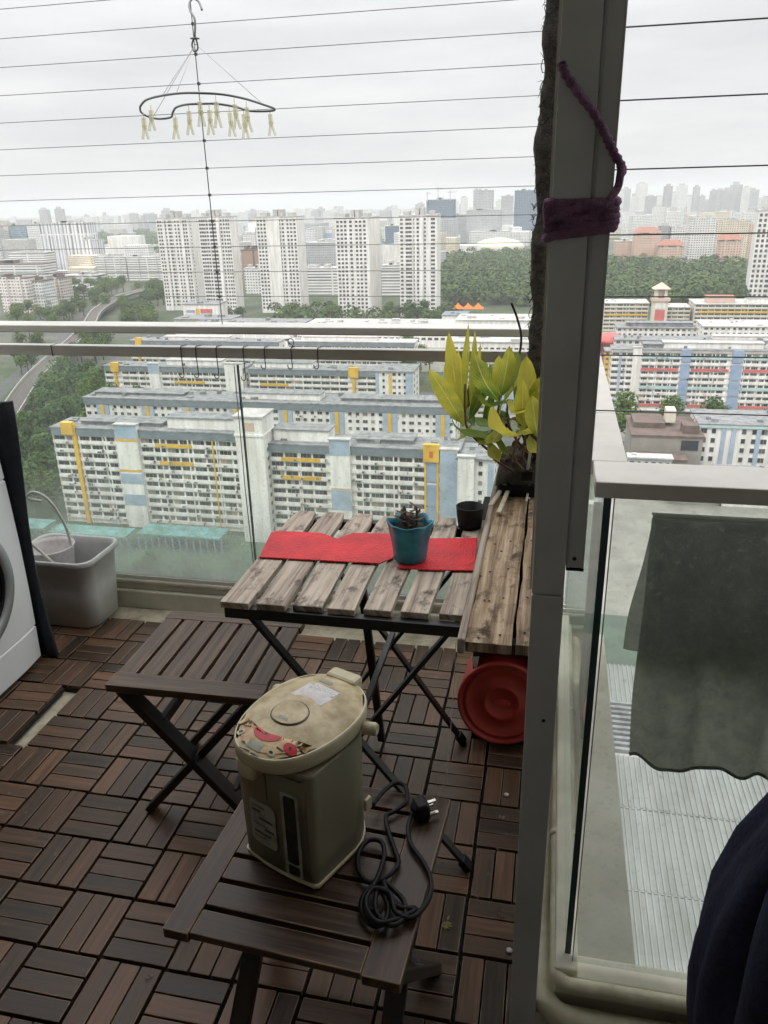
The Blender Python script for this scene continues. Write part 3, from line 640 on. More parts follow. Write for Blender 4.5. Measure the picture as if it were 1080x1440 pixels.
for y in (1.412, 1.925):
    b = MB(); b.bar((-0.672, y, .671), (-0.150, y, .671), .022, .026); b.build('frame_bar', M['black_metal'], tb, bevel=.002)
fy, ry = 1.436, 1.90
for (p, q) in (((-.640, fy, .668), (-.130, fy, .006)), ((-.165, fy+.016, .668), (-.625, fy+.016, .006)), ((-.640, ry, .668), (-.195, ry, .006)), ((-.165, ry-.016, .668), (-.625, ry-.016, .006))):
    b = MB(); b.bar(p, q, .010, .022, up=Vector((0, 1, 0))); o = b.build('leg', M['black_metal'], tb, bevel=.0015)
    c = MB(); d = (Vector(q)-Vector(p)).normalized(); c.bar(Vector(q)-d*.03, Vector(q)+d*.004, .018, .03, up=Vector((0, 1, 0))); c.build('foot_cap', M['black_rubber'], o, bevel=.003)
b = MB(); b.bar((-.43, 1.66, .684), (-.432, 1.85, .02), .02, .016, up=Vector((0, 1, 0))); b.build('strut', M['black_metal'], tb, bevel=.0015)
b = MB(); b.bar((-.40, fy, .36), (-.40, ry, .36), .014, .014); b.build('stretcher', M['black_metal'], tb)
b = MB(); b.bar((-.63, fy, .02), (-.63, ry, .02), .012, .012); b.build('stretcher', M['black_metal'], tb)
b = MB(); b.box((-.275, 1.88, .615), (-.245, 1.884, .635)); b.build('maker_plate', M['label_grey'], tb)

# red mats
def mat_piece(pix, label):
    P = [atz(x, y, .7035) for x, y in pix]; c = sum(P, Vector())/len(P); b = MB()
    zt = .7055; b.quad([Vector((p.x, p.y, zt)) for p in P][::-1]); b.quad([Vector((p.x, p.y, .7025)) for p in P])
    for i in range(len(P)):
        p, q = P[i], P[(i+1) % len(P)]; b.quad([Vector((p.x, p.y, .7025)), Vector((q.x, q.y, .7025)), Vector((q.x, q.y, zt)), Vector((p.x, p.y, zt))])
    bm = bmesh.new(); me = b.mesh('m', M['red_mat'], c); bm.from_mesh(me); bmesh.ops.remove_doubles(bm, verts=bm.verts, dist=1e-6); bmesh.ops.recalc_face_normals(bm, faces=bm.faces); bm.to_mesh(me); bm.free()
    o = bpy.data.objects.new('table_mat', me); col.objects.link(o); o.location = c
    md = o.modifiers.new('bevel', 'BEVEL'); md.width = .001; md.segments = 1; md.limit_method = 'ANGLE'
    tag(o, label, 'table mat')
mat_piece([(364, 784), (381, 750), (388, 747), (452, 750), (474, 758), (496, 750), (546, 751), (566, 760), (552, 786), (534, 793)], 'red woven mat with notched back edge at the left of the slatted table')
mat_piece([(558, 799), (572, 782), (575, 758), (671, 757), (668, 803), (600, 802)], 'smaller red mat under the blue pot, at the right of the slatted table')

# teal pot with a half-dead succulent
bp = thing('flower_pot', 'small teal fluted flower pot standing on the red mats', 'flower pot', (-0.305, 1.665, .7055))
c = Vector((-.305, 1.665, .7055)); R = []
for (r, z, fl) in ((.036, 0, 0), (.0385, .003, 0), (.043, .04, .02), (.0485, .075, .05), (.0515, .092, .075), (.0525, .097, .085), (.0495, .0975, .085), (.046, .085, .06), (.044, .078, .04)):
    R.append([c+Vector((r*(1+fl*math.cos(6*a))*math.cos(a), r*(1+fl*math.cos(6*a))*math.sin(a), z+fl*.04*math.cos(6*a))) for a in [2*PI*k/60 for k in range(60)]])
b = MB(); b.rings(R, cap0=True, cap1=False); b.build('pot', M['teal'], bp)
b = MB(); b.lathe([(.0445, .080), (.03, .083), (.012, .087), (.001, .088)], c, 24); b.build('soil', M['soil'], bp)
def blade(b, base, tip, w, bend=.2, fold=.25, n=9, side=None, mat=0, wavy=0.0, tw=0.0):
    """a leaf: pointed oval blade from base to tip, keeled along its midrib and drooping by 'bend'"""
    base, tip = Vector(base), Vector(tip); ax = tip-base; L = ax.length; d = ax/L
    up = Vector((0, 0, 1)); s = d.cross(up) if side is None else Vector(side)
    s = (s-d*s.dot(d))
    if s.length < 1e-4: s = Vector((1, 0, 0))
    s.normalize(); nrm = s.cross(d).normalized(); ph = rnd.uniform(0, 6)
    P = []
    for i in range(n+1):
        t = i/n; p = base+ax*t+nrm*(bend*L*math.sin(t*PI*.9)*.5)
        ww = w*.5*((math.sin(PI*min(1, t**1.18*.965+.035))**.62)*(1.0 if t > .14 else .3+t*5.0) if w > .03 else math.sin(PI*min(1, t**.85*.97+.03))**.75)
        s2 = (s*math.cos(tw*t)+nrm*math.sin(tw*t)); n2 = nrm
        row = []
        for q in (-1, -.55, 0, .55, 1):
            row.append(p+s2*ww*q+n2*(abs(q)*ww*fold+wavy*w*math.sin(t*9+ph+q)*abs(q)))
        P.append(row)
    b.grid(P, mat)
sc = thing('succulent', 'withered grey and pink succulent growing in the teal pot', 'plant', c+Vector((0, 0, .085)))
b = MB()
for (bx, by, hh, n) in ((-.012, 0, .035, 11), (.014, .004, .05, 10), (.004, -.012, .022, 9), (-.02, .015, .02, 7)):
    q = c+Vector((bx, by, .085)); b.tube([q, q+Vector((.003, 0, hh*.5)), q+Vector((.0, .002, hh))], .0028, 6)
    for k in range(n):
        a = k*2.4; e = rnd.uniform(.1, 1.0); L = rnd.uniform(.018, .032)
        d = Vector((math.cos(a)*math.cos(e), math.sin(a)*math.cos(e), math.sin(e)))
        s0 = q+Vector((0, 0, hh*(.3+.7*k/n))); blade(b, s0, s0+d*L, .010, -.25, .35, 5)
b.build('leaves', M['leaf_dry'], sc)
b = MB(); b.lathe([(.001, 0), (.030, 0), (.033, .02), (.036, .055), (.0365, .058), (.033, .058), (.029, .03), (.001, .028)], (-.188, 1.895, .7005), 22)  # pot form added in place of a blurred dark shape
tag(b.build('dark_stand_in', M['black_rubber'], origin=(-.188, 1.895, .7)), 'small black pot shape standing in for a blurred dark patch at the back corner of the table beside the shelf', 'pot')

# ------------------------------------------------------------------ two folding stools
def make_stool(top, dark, label, loc, group):
    st = thing('folding_stool', label, 'stool', (0, 0, 0), group); H = .425
    for (y0, y1, nm) in ((-.195, -.137, 0), (.137, .180, 1)):
        b = MB(); b.box((-.198, y0, H-.020), (.198, y1, H+.001), long=0); b.build('seat_board', [top, M['worn']], st, bevel=.002, wear=1)
    w = .0465; gp = (.388-7*w)/6
    for k in range(7):
        x0 = -.194+k*(w+gp); b = MB(); b.box((x0, -.136, H-.016), (x0+w, .136, H), long=1); b.build('slat', [top, M['worn']], st, bevel=.002, wear=1)
    for y in (-.165, .150):
        b = MB(); b.bar((-.172, y, H-.022), (.165, y, .004), .022, .042, up=Vector((0, 1, 0))); b.build('leg', dark, st, bevel=.003)
        b = MB(); y2 = y+.023*(1 if y < 0 else -1); b.bar((.172, y2, H-.022), (-.165, y2, .004), .020, .036, up=Vector((0, 1, 0))); b.build('leg', dark, st, bevel=.003)
    b = MB(); b.bar((-.085, -.158, .30), (-.085, .143, .30), .018, .028); b.build('stretcher', dark, st, bevel=.003)
    b = MB(); b.bar((.085, -.158, .10), (.085, .143, .10), .018, .028); b.build('stretcher', dark, st, bevel=.003)
    for y in (-.165, .150): b = MB(); b.tube([(0, y-.02, .212), (0, y+.02, .212)], .006, 10); b.build('pivot_bolt', M['black_metal'], st)
    return st
s1 = make_stool(M['stool_wood'], M['stool_dark'], 'brown slatted folding stool in front of the table, nothing on its seat', None, 'wooden folding stools')
s1.location = (-.825, 1.628, 0); s1.rotation_euler = (0, 0, math.radians(1.2))
s2 = dup(s1, (-.361, 1.006, .0), math.radians(90), label='dark brown folding stool nearest the viewer with the electric kettle on it')
s2.rotation_euler = (0, 0, math.radians(86.5)); s2.scale = (1.0, 1.05, 1.0)
dm = wood('reddish_stool_wood', [(0.2, (0.024, 0.014, 0.009)), (0.5, (0.062, 0.036, 0.023)), (0.8, (0.115, 0.072, 0.047))], rough=0.36, stain=(0.02, 0.012, 0.009), stain_thr=0.66, islandvar=0.3)
for ch in s2.children:
    if ch.name.startswith(('seat_board', 'slat')):
        ch.data = ch.data.copy(); ch.data.materials[0] = dm

# ------------------------------------------------------------------ electric hot water kettle
kt = thing('electric_kettle', 'ivory and taupe electric hot water dispenser standing on the near stool', 'kettle', (0, 0, 0))
def ksec(scale=1.0, z=0.0, front=-.100, hw=.071, grow=0.0):
    pts = [];
    # flat front with tight corners, flanks, round back
    for k in range(5): pts.append((-hw+hw*2*k/4, front-.006*(1-((k-2)/2)**2)-grow))
    for k in range(1, 6): a = -PI/2+PI/2*k/6; pts.append((hw+.006+.012*math.cos(a)+grow*.7, front+.014+.014*math.sin(a)))
    for k in range(0, 6): t = k/6; pts.append((hw+.018+.006*t+grow, front+.02+(.10)*t))
    for k in range(0, 13): a = PI*k/12; pts.append(((hw+.024+grow)*math.cos(a), .022+(.092+grow)*math.sin(a)))
    for k in range(5, -1, -1): t = k/6; pts.append((-(hw+.018+.006*t+grow), front+.02+(.10)*t))
    for k in range(5, 0, -1): a = -PI/2+PI/2*k/6; pts.append((-(hw+.006+.012*math.cos(a)+grow*.7), front+.014+.014*math.sin(a)))
    return [(x*scale, y*scale, z) for x, y in pts]
Zs = .426
b = MB(); b.rings([ksec(.93, Zs+.0), ksec(.985, Zs+.006), ksec(.985, Zs+.014)]); b.build('base_ring', M['kettle_trim'], kt)
b = MB(); b.rings([ksec(.96, Zs+.014), ksec(.965, Zs+.06), ksec(.975, Zs+.15), ksec(.985, Zs+.232), ksec(.99, Zs+.240)]); b.build('body', M['kettle_side'], kt)
# front panel skin
b = MB(); P = []
for z, s_ in ((Zs+.016, .962), (Zs+.08, .968), (Zs+.15, .977), (Zs+.225, .986)):
    P.append([Vector((x*1.012, (y-.0022)*1.002, z)) for x, y, _ in [(-.0775*s_, -.0955*s_, 0)]+[(v[0], v[1], 0) for v in ksec(s_, z)[0:5]]+[(.0775*s_, -.0955*s_, 0)]])
b.grid(P); b.build('front_panel', M['kettle_body'], kt, solid=.0012)
def ef(xw, y0, y1, z, dz=0.0):
    """lid outline: long egg, pointed towards the spout"""
    out = []
    for k in range(48):
        a = 2*PI*k/48; c_, s_ = math.cos(a), math.sin(a)
        L = y1 if s_ > 0 else -y0
        x = xw*math.copysign(abs(c_)**.88, c_); y = L*math.copysign(abs(s_)**(.92 if s_ > 0 else .9), s_)
        out.append((x, y+.012, z+dz*(y/.14)))
    return out
lt_ = -.010
b = MB(); b.rings([ef(.084, -.118, .105, Zs+.236), ef(.0955, -.150, .118, Zs+.246), ef(.0985, -.157, .122, Zs+.254), ef(.0985, -.157, .122, Zs+.272), ef(.0965, -.155, .120, Zs+.277)], cap1=True)
b.build('lid_rim', M['kettle_trim'], kt)
def lidz(x, y):
    q = (x/.094)**2+((y-.012)/(.118 if y > .012 else .153))**2
    return Zs+.277+.021*max(0, 1-q)**.75
b = MB(); R = []
for f in (1, .97, .9, .8, .66, .5, .33, .16, .02):
    R.append([(x*f, (y-.012)*f+.012, lidz(x*f, (y-.012)*f+.012)) for x, y, _ in ef(.094, -.153, .118, 0)])
b.rings(R, cap0=False, cap1=True); lid = b.build('lid', M['kettle_lid'], kt)
def decal(name, poly, mat, lift, parent, sub=5):
    """thin printed film following the domed lid"""
    cx = sum(p[0] for p in poly)/len(poly); cy = sum(p[1] for p in poly)/len(poly); b = MB(); R = []
    for f in [1-i/sub for i in range(sub)]+[.02]:
        R.append([(cx+(x-cx)*f, cy+(y-cy)*f, lidz(cx+(x-cx)*f, cy+(y-cy)*f)+lift) for x, y in poly])
    b.rings(R, cap0=False, cap1=True); return b.build(name, mat, parent)
def arc_pts(x0, x1, yf, n=14): return [(x0+(x1-x0)*k/n, yf((x0+(x1-x0)*k/n))) for k in range(n+1)]
back = lambda x: -.075-.02*(1-(x/.085)**2)
pan = arc_pts(-.076, .076, lambda x: .012-.150*math.sqrt(max(0, 1-(x/.0925)**2))*.985+.002)+arc_pts(.076, -.076, lambda x: -.086+.012*(1-(x/.08)**2)*0+(-.004))
decal('control_panel', pan, M['label_orange'], .0008, lid)
def blob(cx, cy, rx, ry, n=16, a0=0.0): return [(cx+rx*math.cos(2*PI*k/n)*math.cos(a0)-ry*math.sin(2*PI*k/n)*math.sin(a0), cy+rx*math.cos(2*PI*k/n)*math.sin(a0)+ry*math.sin(2*PI*k/n)*math.cos(a0)) for k in range(n)]
half = [(-.030, -.0905), (-.030+.0, -.0925)]+[(-.002+.029*math.cos(a), -.0915-.021*math.sin(a)) for a in [PI-PI*k/10 for k in range(11)]]+[(.027, -.0905)]
decal('unlock_key', half, M['label_red'], .0016, lid)
decal('dispense_key', blob(.052, -.100, .013, .010), M['label_red'], .0016, lid)
decal('dispense_dot', blob(.052, -.100, .003, .003, 8), M['label_dark'], .0022, lid)
decal('unlock_dot', blob(-.002, -.098, .0035, .0025, 8), M['label_dark'], .0022, lid)
decal('display', [(-.020, -.132), (.012, -.134), (.012, -.117), (-.020, -.116)], M['label_grey'], .0016, lid)
decal('select_key', blob(.030, -.124, .008, .006), M['kettle_trim'], .0016, lid)
decal('select_dot', blob(.030, -.124, .004, .0025, 8), M['label_dark'], .0022, lid)
decal('boil_key', blob(-.052, -.108, .009, .007), M['kettle_trim'], .0016, lid)
decal('boil_dot', blob(-.052, -.108, .0045, .0025, 8), M['label_dark'], .0022, lid)
for (x0, x1, y) in ((-.030, -.006, -.139), (-.001, .016, -.1405), (-.058, -.040, -.094), (.032, .046, -.111), (-.034, -.026, -.127)):
    decal('print_line', [(x0, y-.0012), (x1, y-.0012), (x1, y+.0014), (x0, y+.0014)], M['label_dark'], .0016, lid, 2)
b = MB(); pts = [(x, y, lidz(x, y)+.0004) for x, y in blob(0, -.035, .035, .033, 30)]; b.tube(pts, .0008, 5, closed=True); b.build('steam_cap_seam', M['label_dark'], lid)
decal('steam_cap', blob(0, -.035, .033, .031, 24), M['kettle_lid'], .0022, lid)
decal('finger_dent', [(-.012, -.058), (.012, -.058), (.010, -.051), (-.010, -.051)], M['label_grey'], .0028, lid)
decal('white_label', [(-.036, .012), (.034, .010), (.040, .058), (-.030, .060)], M['label_white'], .0009, lid)
decal('barcode_label', [(-.020, .046), (.036, .044), (.038, .066), (-.018, .068)], pm('bright_label', (.74, .73, .7), .5, scale=300, c2=(.3, .3, .3)), .0016, lid)
decal('latch_slot', [(-.022, .078), (.006, .077), (.006, .088), (-.022, .089)], M['label_grey'], .0010, lid)
b = MB(); b.box((-.034, .112, Zs+.262), (.034, .146, Zs+.288)); b.build('hinge', M['kettle_trim'], kt, bevel=.007)
for sx in (1, -1):
    b = MB(); b.tube([(sx*.094, .055, Zs+.250), (sx*.116, .062, Zs+.251), (sx*.120, .063, Zs+.251)], [.012, .0115, .009], 12); b.build('handle_pivot', M['kettle_trim'], kt)
hb = MB(); PH = bez([(.117, .062, Zs+.251), (.113, .110, Zs+.243), (.07, .150, Zs+.236), (0, .163, Zs+.233), (-.07, .150, Zs+.236), (-.113, .110, Zs+.243), (-.117, .062, Zs+.251)], 6)
del hb
b = MB(); b.rings([rrect(.036, .030, .008, 4, -.028, -.118, Zs+.214), rrect(.040, .036, .008, 4, -.028, -.116, Zs+.226), rrect(.046, .044, .009, 4, -.028, -.112, Zs+.245)]); b.build('spout', M['kettle_trim'], kt)
# label and gauge on the front panel
def fpoly(name, x0, x1, z0, z1, mat, lift, r=.006, parent=kt):
    b = MB(); y = -.1035-lift
    ring = rrect(x1-x0, z1-z0, r, 4, (x0+x1)/2, (z0+z1)/2)
    yy = lambda x: y-.005*(1-(x/.071)**2)
    b.rings([[(p[0], yy(p[0])+.002, p[1]) for p in ring], [(p[0], yy(p[0]), p[1]) for p in ring]], cap0=False, smooth=False); return b.build(name, mat, parent)
fpoly('front_label', -.052, .010, Zs+.058, Zs+.150, M['label_grey'], .0006, .012)
for k, (x0, x1, z) in enumerate(((-.046, -.016, .136), (-.046, -.026, .126), (-.030, .002, .112), (-.046, -.010, .098), (-.018, .004, .092), (-.044, -.004, .080), (-.046, -.020, .070))):
    fpoly('print_line', x0, x1, Zs+z, Zs+z+.0035, M['label_dark'] if k % 3 else M['kettle_body'], .0012, .001)
fpoly('gauge_frame', .026, .062, Zs+.020, Zs+.196, M['label_grey'], .0008, .006)
fpoly('gauge_window', .033, .057, Zs+.050, Zs+.190, M['gauge'], .0018, .005)
fpoly('gauge_window', .033, .057, Zs+.025, Zs+.045, M['gauge'], .0018, .003)
fpoly('spout_recess', -.050, -.005, Zs+.160, Zs+.215, M['kettle_body'], .0008, .006)
b = MB(); b.rings([rrect(.026, .020, .004, 3, .0, .0, 0)]*1+[rrect(.024, .018, .004, 3, .0, .0, .006)], T=Matrix.Translation((.095, .055, Zs+.09)) @ Matrix.Rotation(PI/2, 4, 'Y')); b.build('cord_socket', M['kettle_trim'], kt)
kt.location = (-.378, 1.043, 0); kt.rotation_euler = (0, 0, math.radians(-22)); kt.scale = (.94, .90, 1.0)

# power cord: one coiled run from the kettle to its plug
cp = [(524, 1132, .455), (540, 1112, .445), (556, 1101, .442), (570, 1106, .440), (572, 1126, .438), (556, 1140, .436), (543, 1148, .435), (546, 1168, .434), (556, 1198, .433), (560, 1215, .434), (545, 1232, .436), (520, 1240, .437), (505, 1226, .437), (504, 1200, .437), (518, 1182, .438), (536, 1184, .440), (540, 1205, .441), (528, 1240, .442), (512, 1258, .440), (508, 1280, .437), (522, 1300, .435), (540, 1298, .435), (546, 1275, .437), (535, 1252, .441), (528, 1262, .443), (530, 1285, .442), (550, 1301, .440), (568, 1291, .438), (568, 1268, .436), (552, 1250, .437), (540, 1240, .440), (548, 1262, .443), (562, 1276, .440), (585, 1278, .436), (560, 1292, .440), (530, 1296, .446), (514, 1272, .446), (524, 1250, .447), (548, 1256, .446), (556, 1282, .444), (580, 1290, .438), (602, 1266, .435), (606, 1238, .434), (595, 1212, .434), (578, 1188, .434), (574, 1165, .435), (578, 1148, .438)]
pw = thing('power_cord', 'black coiled power cord with a three pin plug on the near stool', 'power cord', atz(555, 1220, .43))
b = MB(); b.tube(bez([atz(x, y, z+.001) for x, y, z in cp], 6), .0044, 8); b.build('cable', M['black_rubber'], pw)
pl = atz(592, 1138, .446)
b = MB(); T = Matrix.Translation(pl) @ Matrix.Rotation(math.radians(35), 4, 'Z')
b.rings([rrect(.020, .018, .005, 4, 0, 0, -.018), rrect(.040, .036, .010, 4, 0, 0, -.010), rrect(.042, .040, .010, 4, 0, 0, .006), rrect(.036, .034, .010, 4, 0, 0, .012)], T=T @ Matrix.Rotation(math.radians(90), 4, 'Y'), smooth=False); plug = b.build('plug', M['black_rubber'], pw, bevel=.002)
b = MB()
for (y, z) in ((0, .010), (-.011, -.008), (.011, -.008)): b.box((.012, y-.003, z-.002), (.030, y+.003, z+.002), 0, T)
b.build('pin', M['chrome'], plug)
b = MB(); b.tube([atz(578, 1148, .438), pl+Vector((-.012, -.008, -.003))], .0055, 8); b.build('strain_relief', M['black_rubber'], plug)

# ------------------------------------------------------------------ plank shelf, cabinet, red tub
sh = thing('plank_shelf', 'long rotting plank shelf with a raised grey edge between the table and the post', 'shelf', (-.06, 1.85, .70))
def plank(x0, x1, y0, y1, z0, z1, name, mat, seed):
    r2 = random.Random(seed); b = MB(); n = 26; ou = r2.uniform(0, 30); P = []
    for i in range(n+1):
        t = i/n; y = y0+(y1-y0)*t; wv = .0016*math.sin(t*23+seed)+.001*math.sin(t*51); P.append((x0+wv, x1+wv*.6+.0008*math.sin(t*80), y, .0012*math.sin(t*9+seed)))
    for i in range(n):
        a, c_, y, h = P[i]; a2, c2, y2, h2 = P[i+1]
        m_, m2 = (a+c_)/2, (a2+c2)/2
        for (u0, u1, v0, v1) in ((a, m_, a2, m2), (m_, c_, m2, c2)):
            b.quad([(u0, y, z1+h), (u1, y, z1+h), (v1, y2, z1+h2), (v0, y2, z1+h2)], uv=[(y+ou, u0), (y+ou, u1), (y2+ou, v1), (y2+ou, v0)])
        b.quad([(a, y, z0), (a, y, z1+h), (a2, y2, z1+h2), (a2, y2, z0)], uv=[(y+ou, a), (y+ou, a+.02), (y2+ou, a+.02), (y2+ou, a)])
        b.quad([(c_, y, z1+h), (c_, y, z0), (c2, y2, z0), (c2, y2, z1+h2)], uv=[(y+ou, a), (y+ou, a+.02), (y2+ou, a+.02), (y2+ou, a)])
        b.quad([(c_, y, z0), (a, y, z0), (a2, y2, z0), (c2, y2, z0)])
    for i, fl in ((0, 0), (n, 1)):
        a, c_, y, h = P[i]; q = [(a, y, z0), (c_, y, z0), (c_, y, z1+h), (a, y, z1+h)]
        b.quad(q if not fl else q[::-1], uv=[(ou, a), (ou, c_), (ou+.01, c_), (ou+.01, a)])
    return b.build(name, mat, sh)
plank(-.132, -.0455, 1.290, 2.36, .698, .718, 'plank', M['shelf_wood'], 3)
plank(-.0395, .0185, 1.294, 2.36, .697, .717, 'plank', M['shelf_wood'], 8)
er = MB(); er.box((-.1475, 1.283, .694), (-.1325, 2.40, .7275), long=1); er.build('edge_rail', M['shelf_edge'], sh, bevel=.004)
b = MB()
for (px, py) in ((673, 897), (703, 893), (738, 890), (689, 804), (715, 800), (745, 798), (672, 798), (696, 765), (718, 761), (705, 775), (688, 845), (708, 841), (742, 840), (681, 844), (747, 760), (676, 810)):
    p = atz(px, py, .7195 if px > 680 else .7185); r = .0028
    b.lathe([(r, 0), (r*.8, .0008), (.0002, .001)], p, 8, cap1=True)
b.build('nail_hole', M['black_base'], sh)
b = MB(); b.bar((-.135, 1.34, .686), (.02, 1.34, .686), .03, .022); b.bar((-.135, 2.1, .686), (.02, 2.1, .686), .03, .022); b.build('batten', M['cabinet'], sh)
b = MB(); b.box((-.004, 1.10, .66), (.018, 1.30, .686)); b.box((-.004, 1.108, .56), (.018, 1.125, .66)); b.build('bracket', M['black_metal'], sh)
cb = thing('low_cabinet', 'narrow black open cabinet under the plank shelf', 'cabinet', (-.08, 2.15, 0))
b = MB(); b.box((-.175, 1.93, 0.0), (-.160, 2.20, .672)); b.box((.022, 1.93, 0), (.039, 2.20, .672)); b.box((-.160, 2.18, 0), (.022, 2.20, .672)); b.build('carcass', M['cabinet'], cb)
b = MB(); b.box((-.160, 1.935, .012), (.022, 2.18, .026)); b.build('bottom_board', M['cabinet'], cb)
b = MB(); b.box((-.160, 1.94, .655), (.022, 2.18, .672)); b.build('top_board', M['cabinet'], cb)
b = MB(); q = [atY(663, 924, 1.925), atY(674, 923, 1.925), atY(669, 950, 1.925)]
b.quad(q[::-1]); tag(b.build('paper_tag', M['label_white'], origin=q[0], solid=.0006), 'small pointed pale paper tag stuck inside the dark cabinet above the red tub', 'tag')
rt = thing('plastic_tub', 'round red plastic tub lying on its side in the dark cabinet', 'tub', (-.085, 1.92, .15))
T = Matrix.Translation((-.088, 1.905, .152)) @ Matrix.Rotation(math.radians(80), 4, 'X')
b = MB(); b.lathe([(.122, -.20), (.126, -.012), (.128, 0), (.124, .007), (.117, .007), (.114, -.004), (.108, -.006), (.105, .001), (.101, .001), (.098, -.005), (.055, -.005), (.052, .001), (.046, .001), (.043, -.005), (.002, -.005)], n=48, T=T, cap1=True); b.build('tub', M['red_plastic'], rt)
b = MB(); b.rings([[(x, y, -.003) for x, y in blob(0, 0, .026, .012, 20)], [(x*.9, y*.9, -.0005) for x, y in blob(0, 0, .026, .012, 20)]], T=T); b.build('embossed_oval', M['red_plastic'], rt)

# thin thread hanging from the shelf edge
b = MB(); b.tube(bez([(-.150, 1.288, .718), (-.152, 1.284, .62), atz(627, 1104, .43)], 6), .0007, 5)
tag(b.build('thread', M['label_white'], origin=(-.15, 1.28, .6)), 'thin pale thread running from the shelf edge down to the near stool', 'thread')

# sticks on the shelf
for k, (p, q, w, lb) in enumerate((((689, 712), (710, 682), .0105, 'pale bare wooden stick, left one of the pair on the shelf'), ((701, 722), (716, 686), .0105, 'pale bare wooden stick, right one of the pair on the shelf'), ((740, 706), (745, 678), .006, 'short thin pale stick nearest the post on the shelf'))):
    P, Q = atz(*p, .726), atz(*q, .735); b = MB(); b.bar(P, Q, w, w*.8, 0)
    tag(b.build('stick', M['white_stick'], origin=P, bevel=.001), lb, 'stick', 'loose sticks on the plank shelf')

# ------------------------------------------------------------------ plants on the shelf
tr_ = thing('planter_tray', 'dark soil filled planter at the far end of the plank shelf', 'planter', (-.06, 2.22, .72))
b = MB(); b.rings([rrect(.145, .30, .02, 5, -.058, 2.235, .7195), rrect(.155, .31, .02, 5, -.058, 2.235, .752), rrect(.145, .30, .02, 5, -.058, 2.235, .752), rrect(.14, .29, .02, 5, -.058, 2.235, .735)], cap1=False, smooth=False); b.build('tray', M['black_rubber'], tr_)
b = MB(); P = [[(-.137+.158*i/20, 2.078+.315*j/28, .738+.058*(max(0, 1-((i-10)/10.5)**4)*max(0, 1-((j-14)/14.5)**4))**.6+.010*rnd.random()) for i in range(21)] for j in range(29)]; b.grid(P); b.build('soil', M['soil'], tr_)
pl1 = thing('potted_plant', 'broad leaved yellow green plant growing in the dark planter on the shelf', 'plant', (-.08, 2.2, .79))
LV = [ # base px, tip px, Y base, Y tip, width, green?, bend
 ((652, 596), (603, 518), 2.20, 2.10, .058, 0, .25), ((650, 590), (632, 466), 2.20, 2.24, .050, 0, .12), ((654, 560), (660, 452), 2.22, 2.26, .026, 0, .1),
 ((662, 570), (668, 464), 2.22, 2.30, .024, 0, .1), ((652, 600), (630, 498), 2.22, 2.30, .030, 0, .15), ((664, 590), (683, 508), 2.22, 2.26, .034, 0, .2),
 ((660, 590), (690, 520), 2.2, 2.2, .040, 0, -.2), ((700, 562), (668, 494), 2.16, 2.10, .066, 0, .45), ((704, 556), (716, 486), 2.16, 2.16, .052, 0, .15), ((706, 556), (730, 494), 2.18, 2.2, .055, 0, .2),
 ((742, 606), (740, 500), 2.10, 2.12, .060, 0, .15), ((746, 606), (762, 528), 2.12, 2.1, .058, 0, .1), ((738, 612), (736, 532), 2.12, 2.05, .050, 0, .2),
 ((732, 612), (696, 566), 2.08, 1.98, .078, 2, .55), ((694, 606), (638, 584), 2.10, 2.0, .070, 1, .5), ((712, 566), (670, 550), 2.12, 2.06, .062, 1, .5), ((716, 560), (742, 574), 2.12, 2.02, .05, 2, .4),
 ((690, 622), (700, 648), 2.06, 2.02, .045, 0, .3), ((692, 612), (672, 626), 2.05, 2.02, .03, 0, .2), ((756, 615), (748, 555), 2.0, 1.98, .05, 0, .15), ((640, 560), (626, 512), 2.25, 2.28, .03, 0, .2),
 ((735, 606), (722, 520), 2.2, 2.26, .04, 1, .2), ((700, 600), (668, 586), 2.15, 2.2, .04, 1, .3), ((726, 606), (752, 590), 2.1, 2.0, .045, 2, .4),
 ((655, 585), (618, 548), 2.22, 2.18, .028, 0, .3), ((656, 575), (644, 490), 2.24, 2.3, .026, 0, .1), ((660, 580), (676, 482), 2.26, 2.32, .024, 0, .1), ((700, 566), (702, 500), 2.2, 2.24, .036, 0, .2), ((708, 566), (742, 512), 2.22, 2.26, .034, 0, .2), ((746, 610), (758, 500), 2.16, 2.2, .034, 0, .1), ((690, 606), (650, 600), 2.16, 2.14, .03, 2, .4), ((700, 616), (716, 640), 2.05, 2.0, .03, 1, .3), ((682, 600), (694, 548), 2.26, 2.3, .03, 1, .2), ((664, 598), (640, 620), 2.16, 2.12, .026, 0, .3),
 ((668, 600), (645, 552), 2.24, 2.3, .045, 1, .2), ((684, 598), (706, 560), 2.2, 2.18, .05, 2, .3), ((716, 604), (700, 574), 2.22, 2.26, .05, 1, .3), ((738, 598), (764, 566), 2.16, 2.12, .05, 0, .3), ((705, 560), (690, 512), 2.2, 2.26, .05, 1, .2), ((748, 600), (726, 546), 2.2, 2.24, .05, 1, .2), ((672, 604), (690, 628), 2.06, 2.0, .04, 1, .3), ((744, 612), (758, 636), 2.04, 1.98, .04, 2, .4), ((656, 575), (672, 520), 2.24, 2.3, .036, 1, .15), ((708, 590), (684, 622), 2.08, 2.0, .04, 2, .4)]
by, bg = MB(), MB()
for (p, q, Yb, Yt, w, g, bend) in LV:
    blade(bg if g == 1 else by, atY(*p, Yb), atY(*q, Yt), w*.93, -bend if q[1] > p[1]-50 else bend*.6, .28, 12, wavy=.09, tw=rnd.uniform(-.4, .4), side=(math.cos(rnd.uniform(-.5, .5)), math.sin(rnd.uniform(-.5, .5)), 0) if q[1] < p[1]-50 else None)
by.build('yellow_leaves', M['leaf_yellow'], pl1); bg.build('green_leaves', M['leaf_green'], pl1)
b = MB()
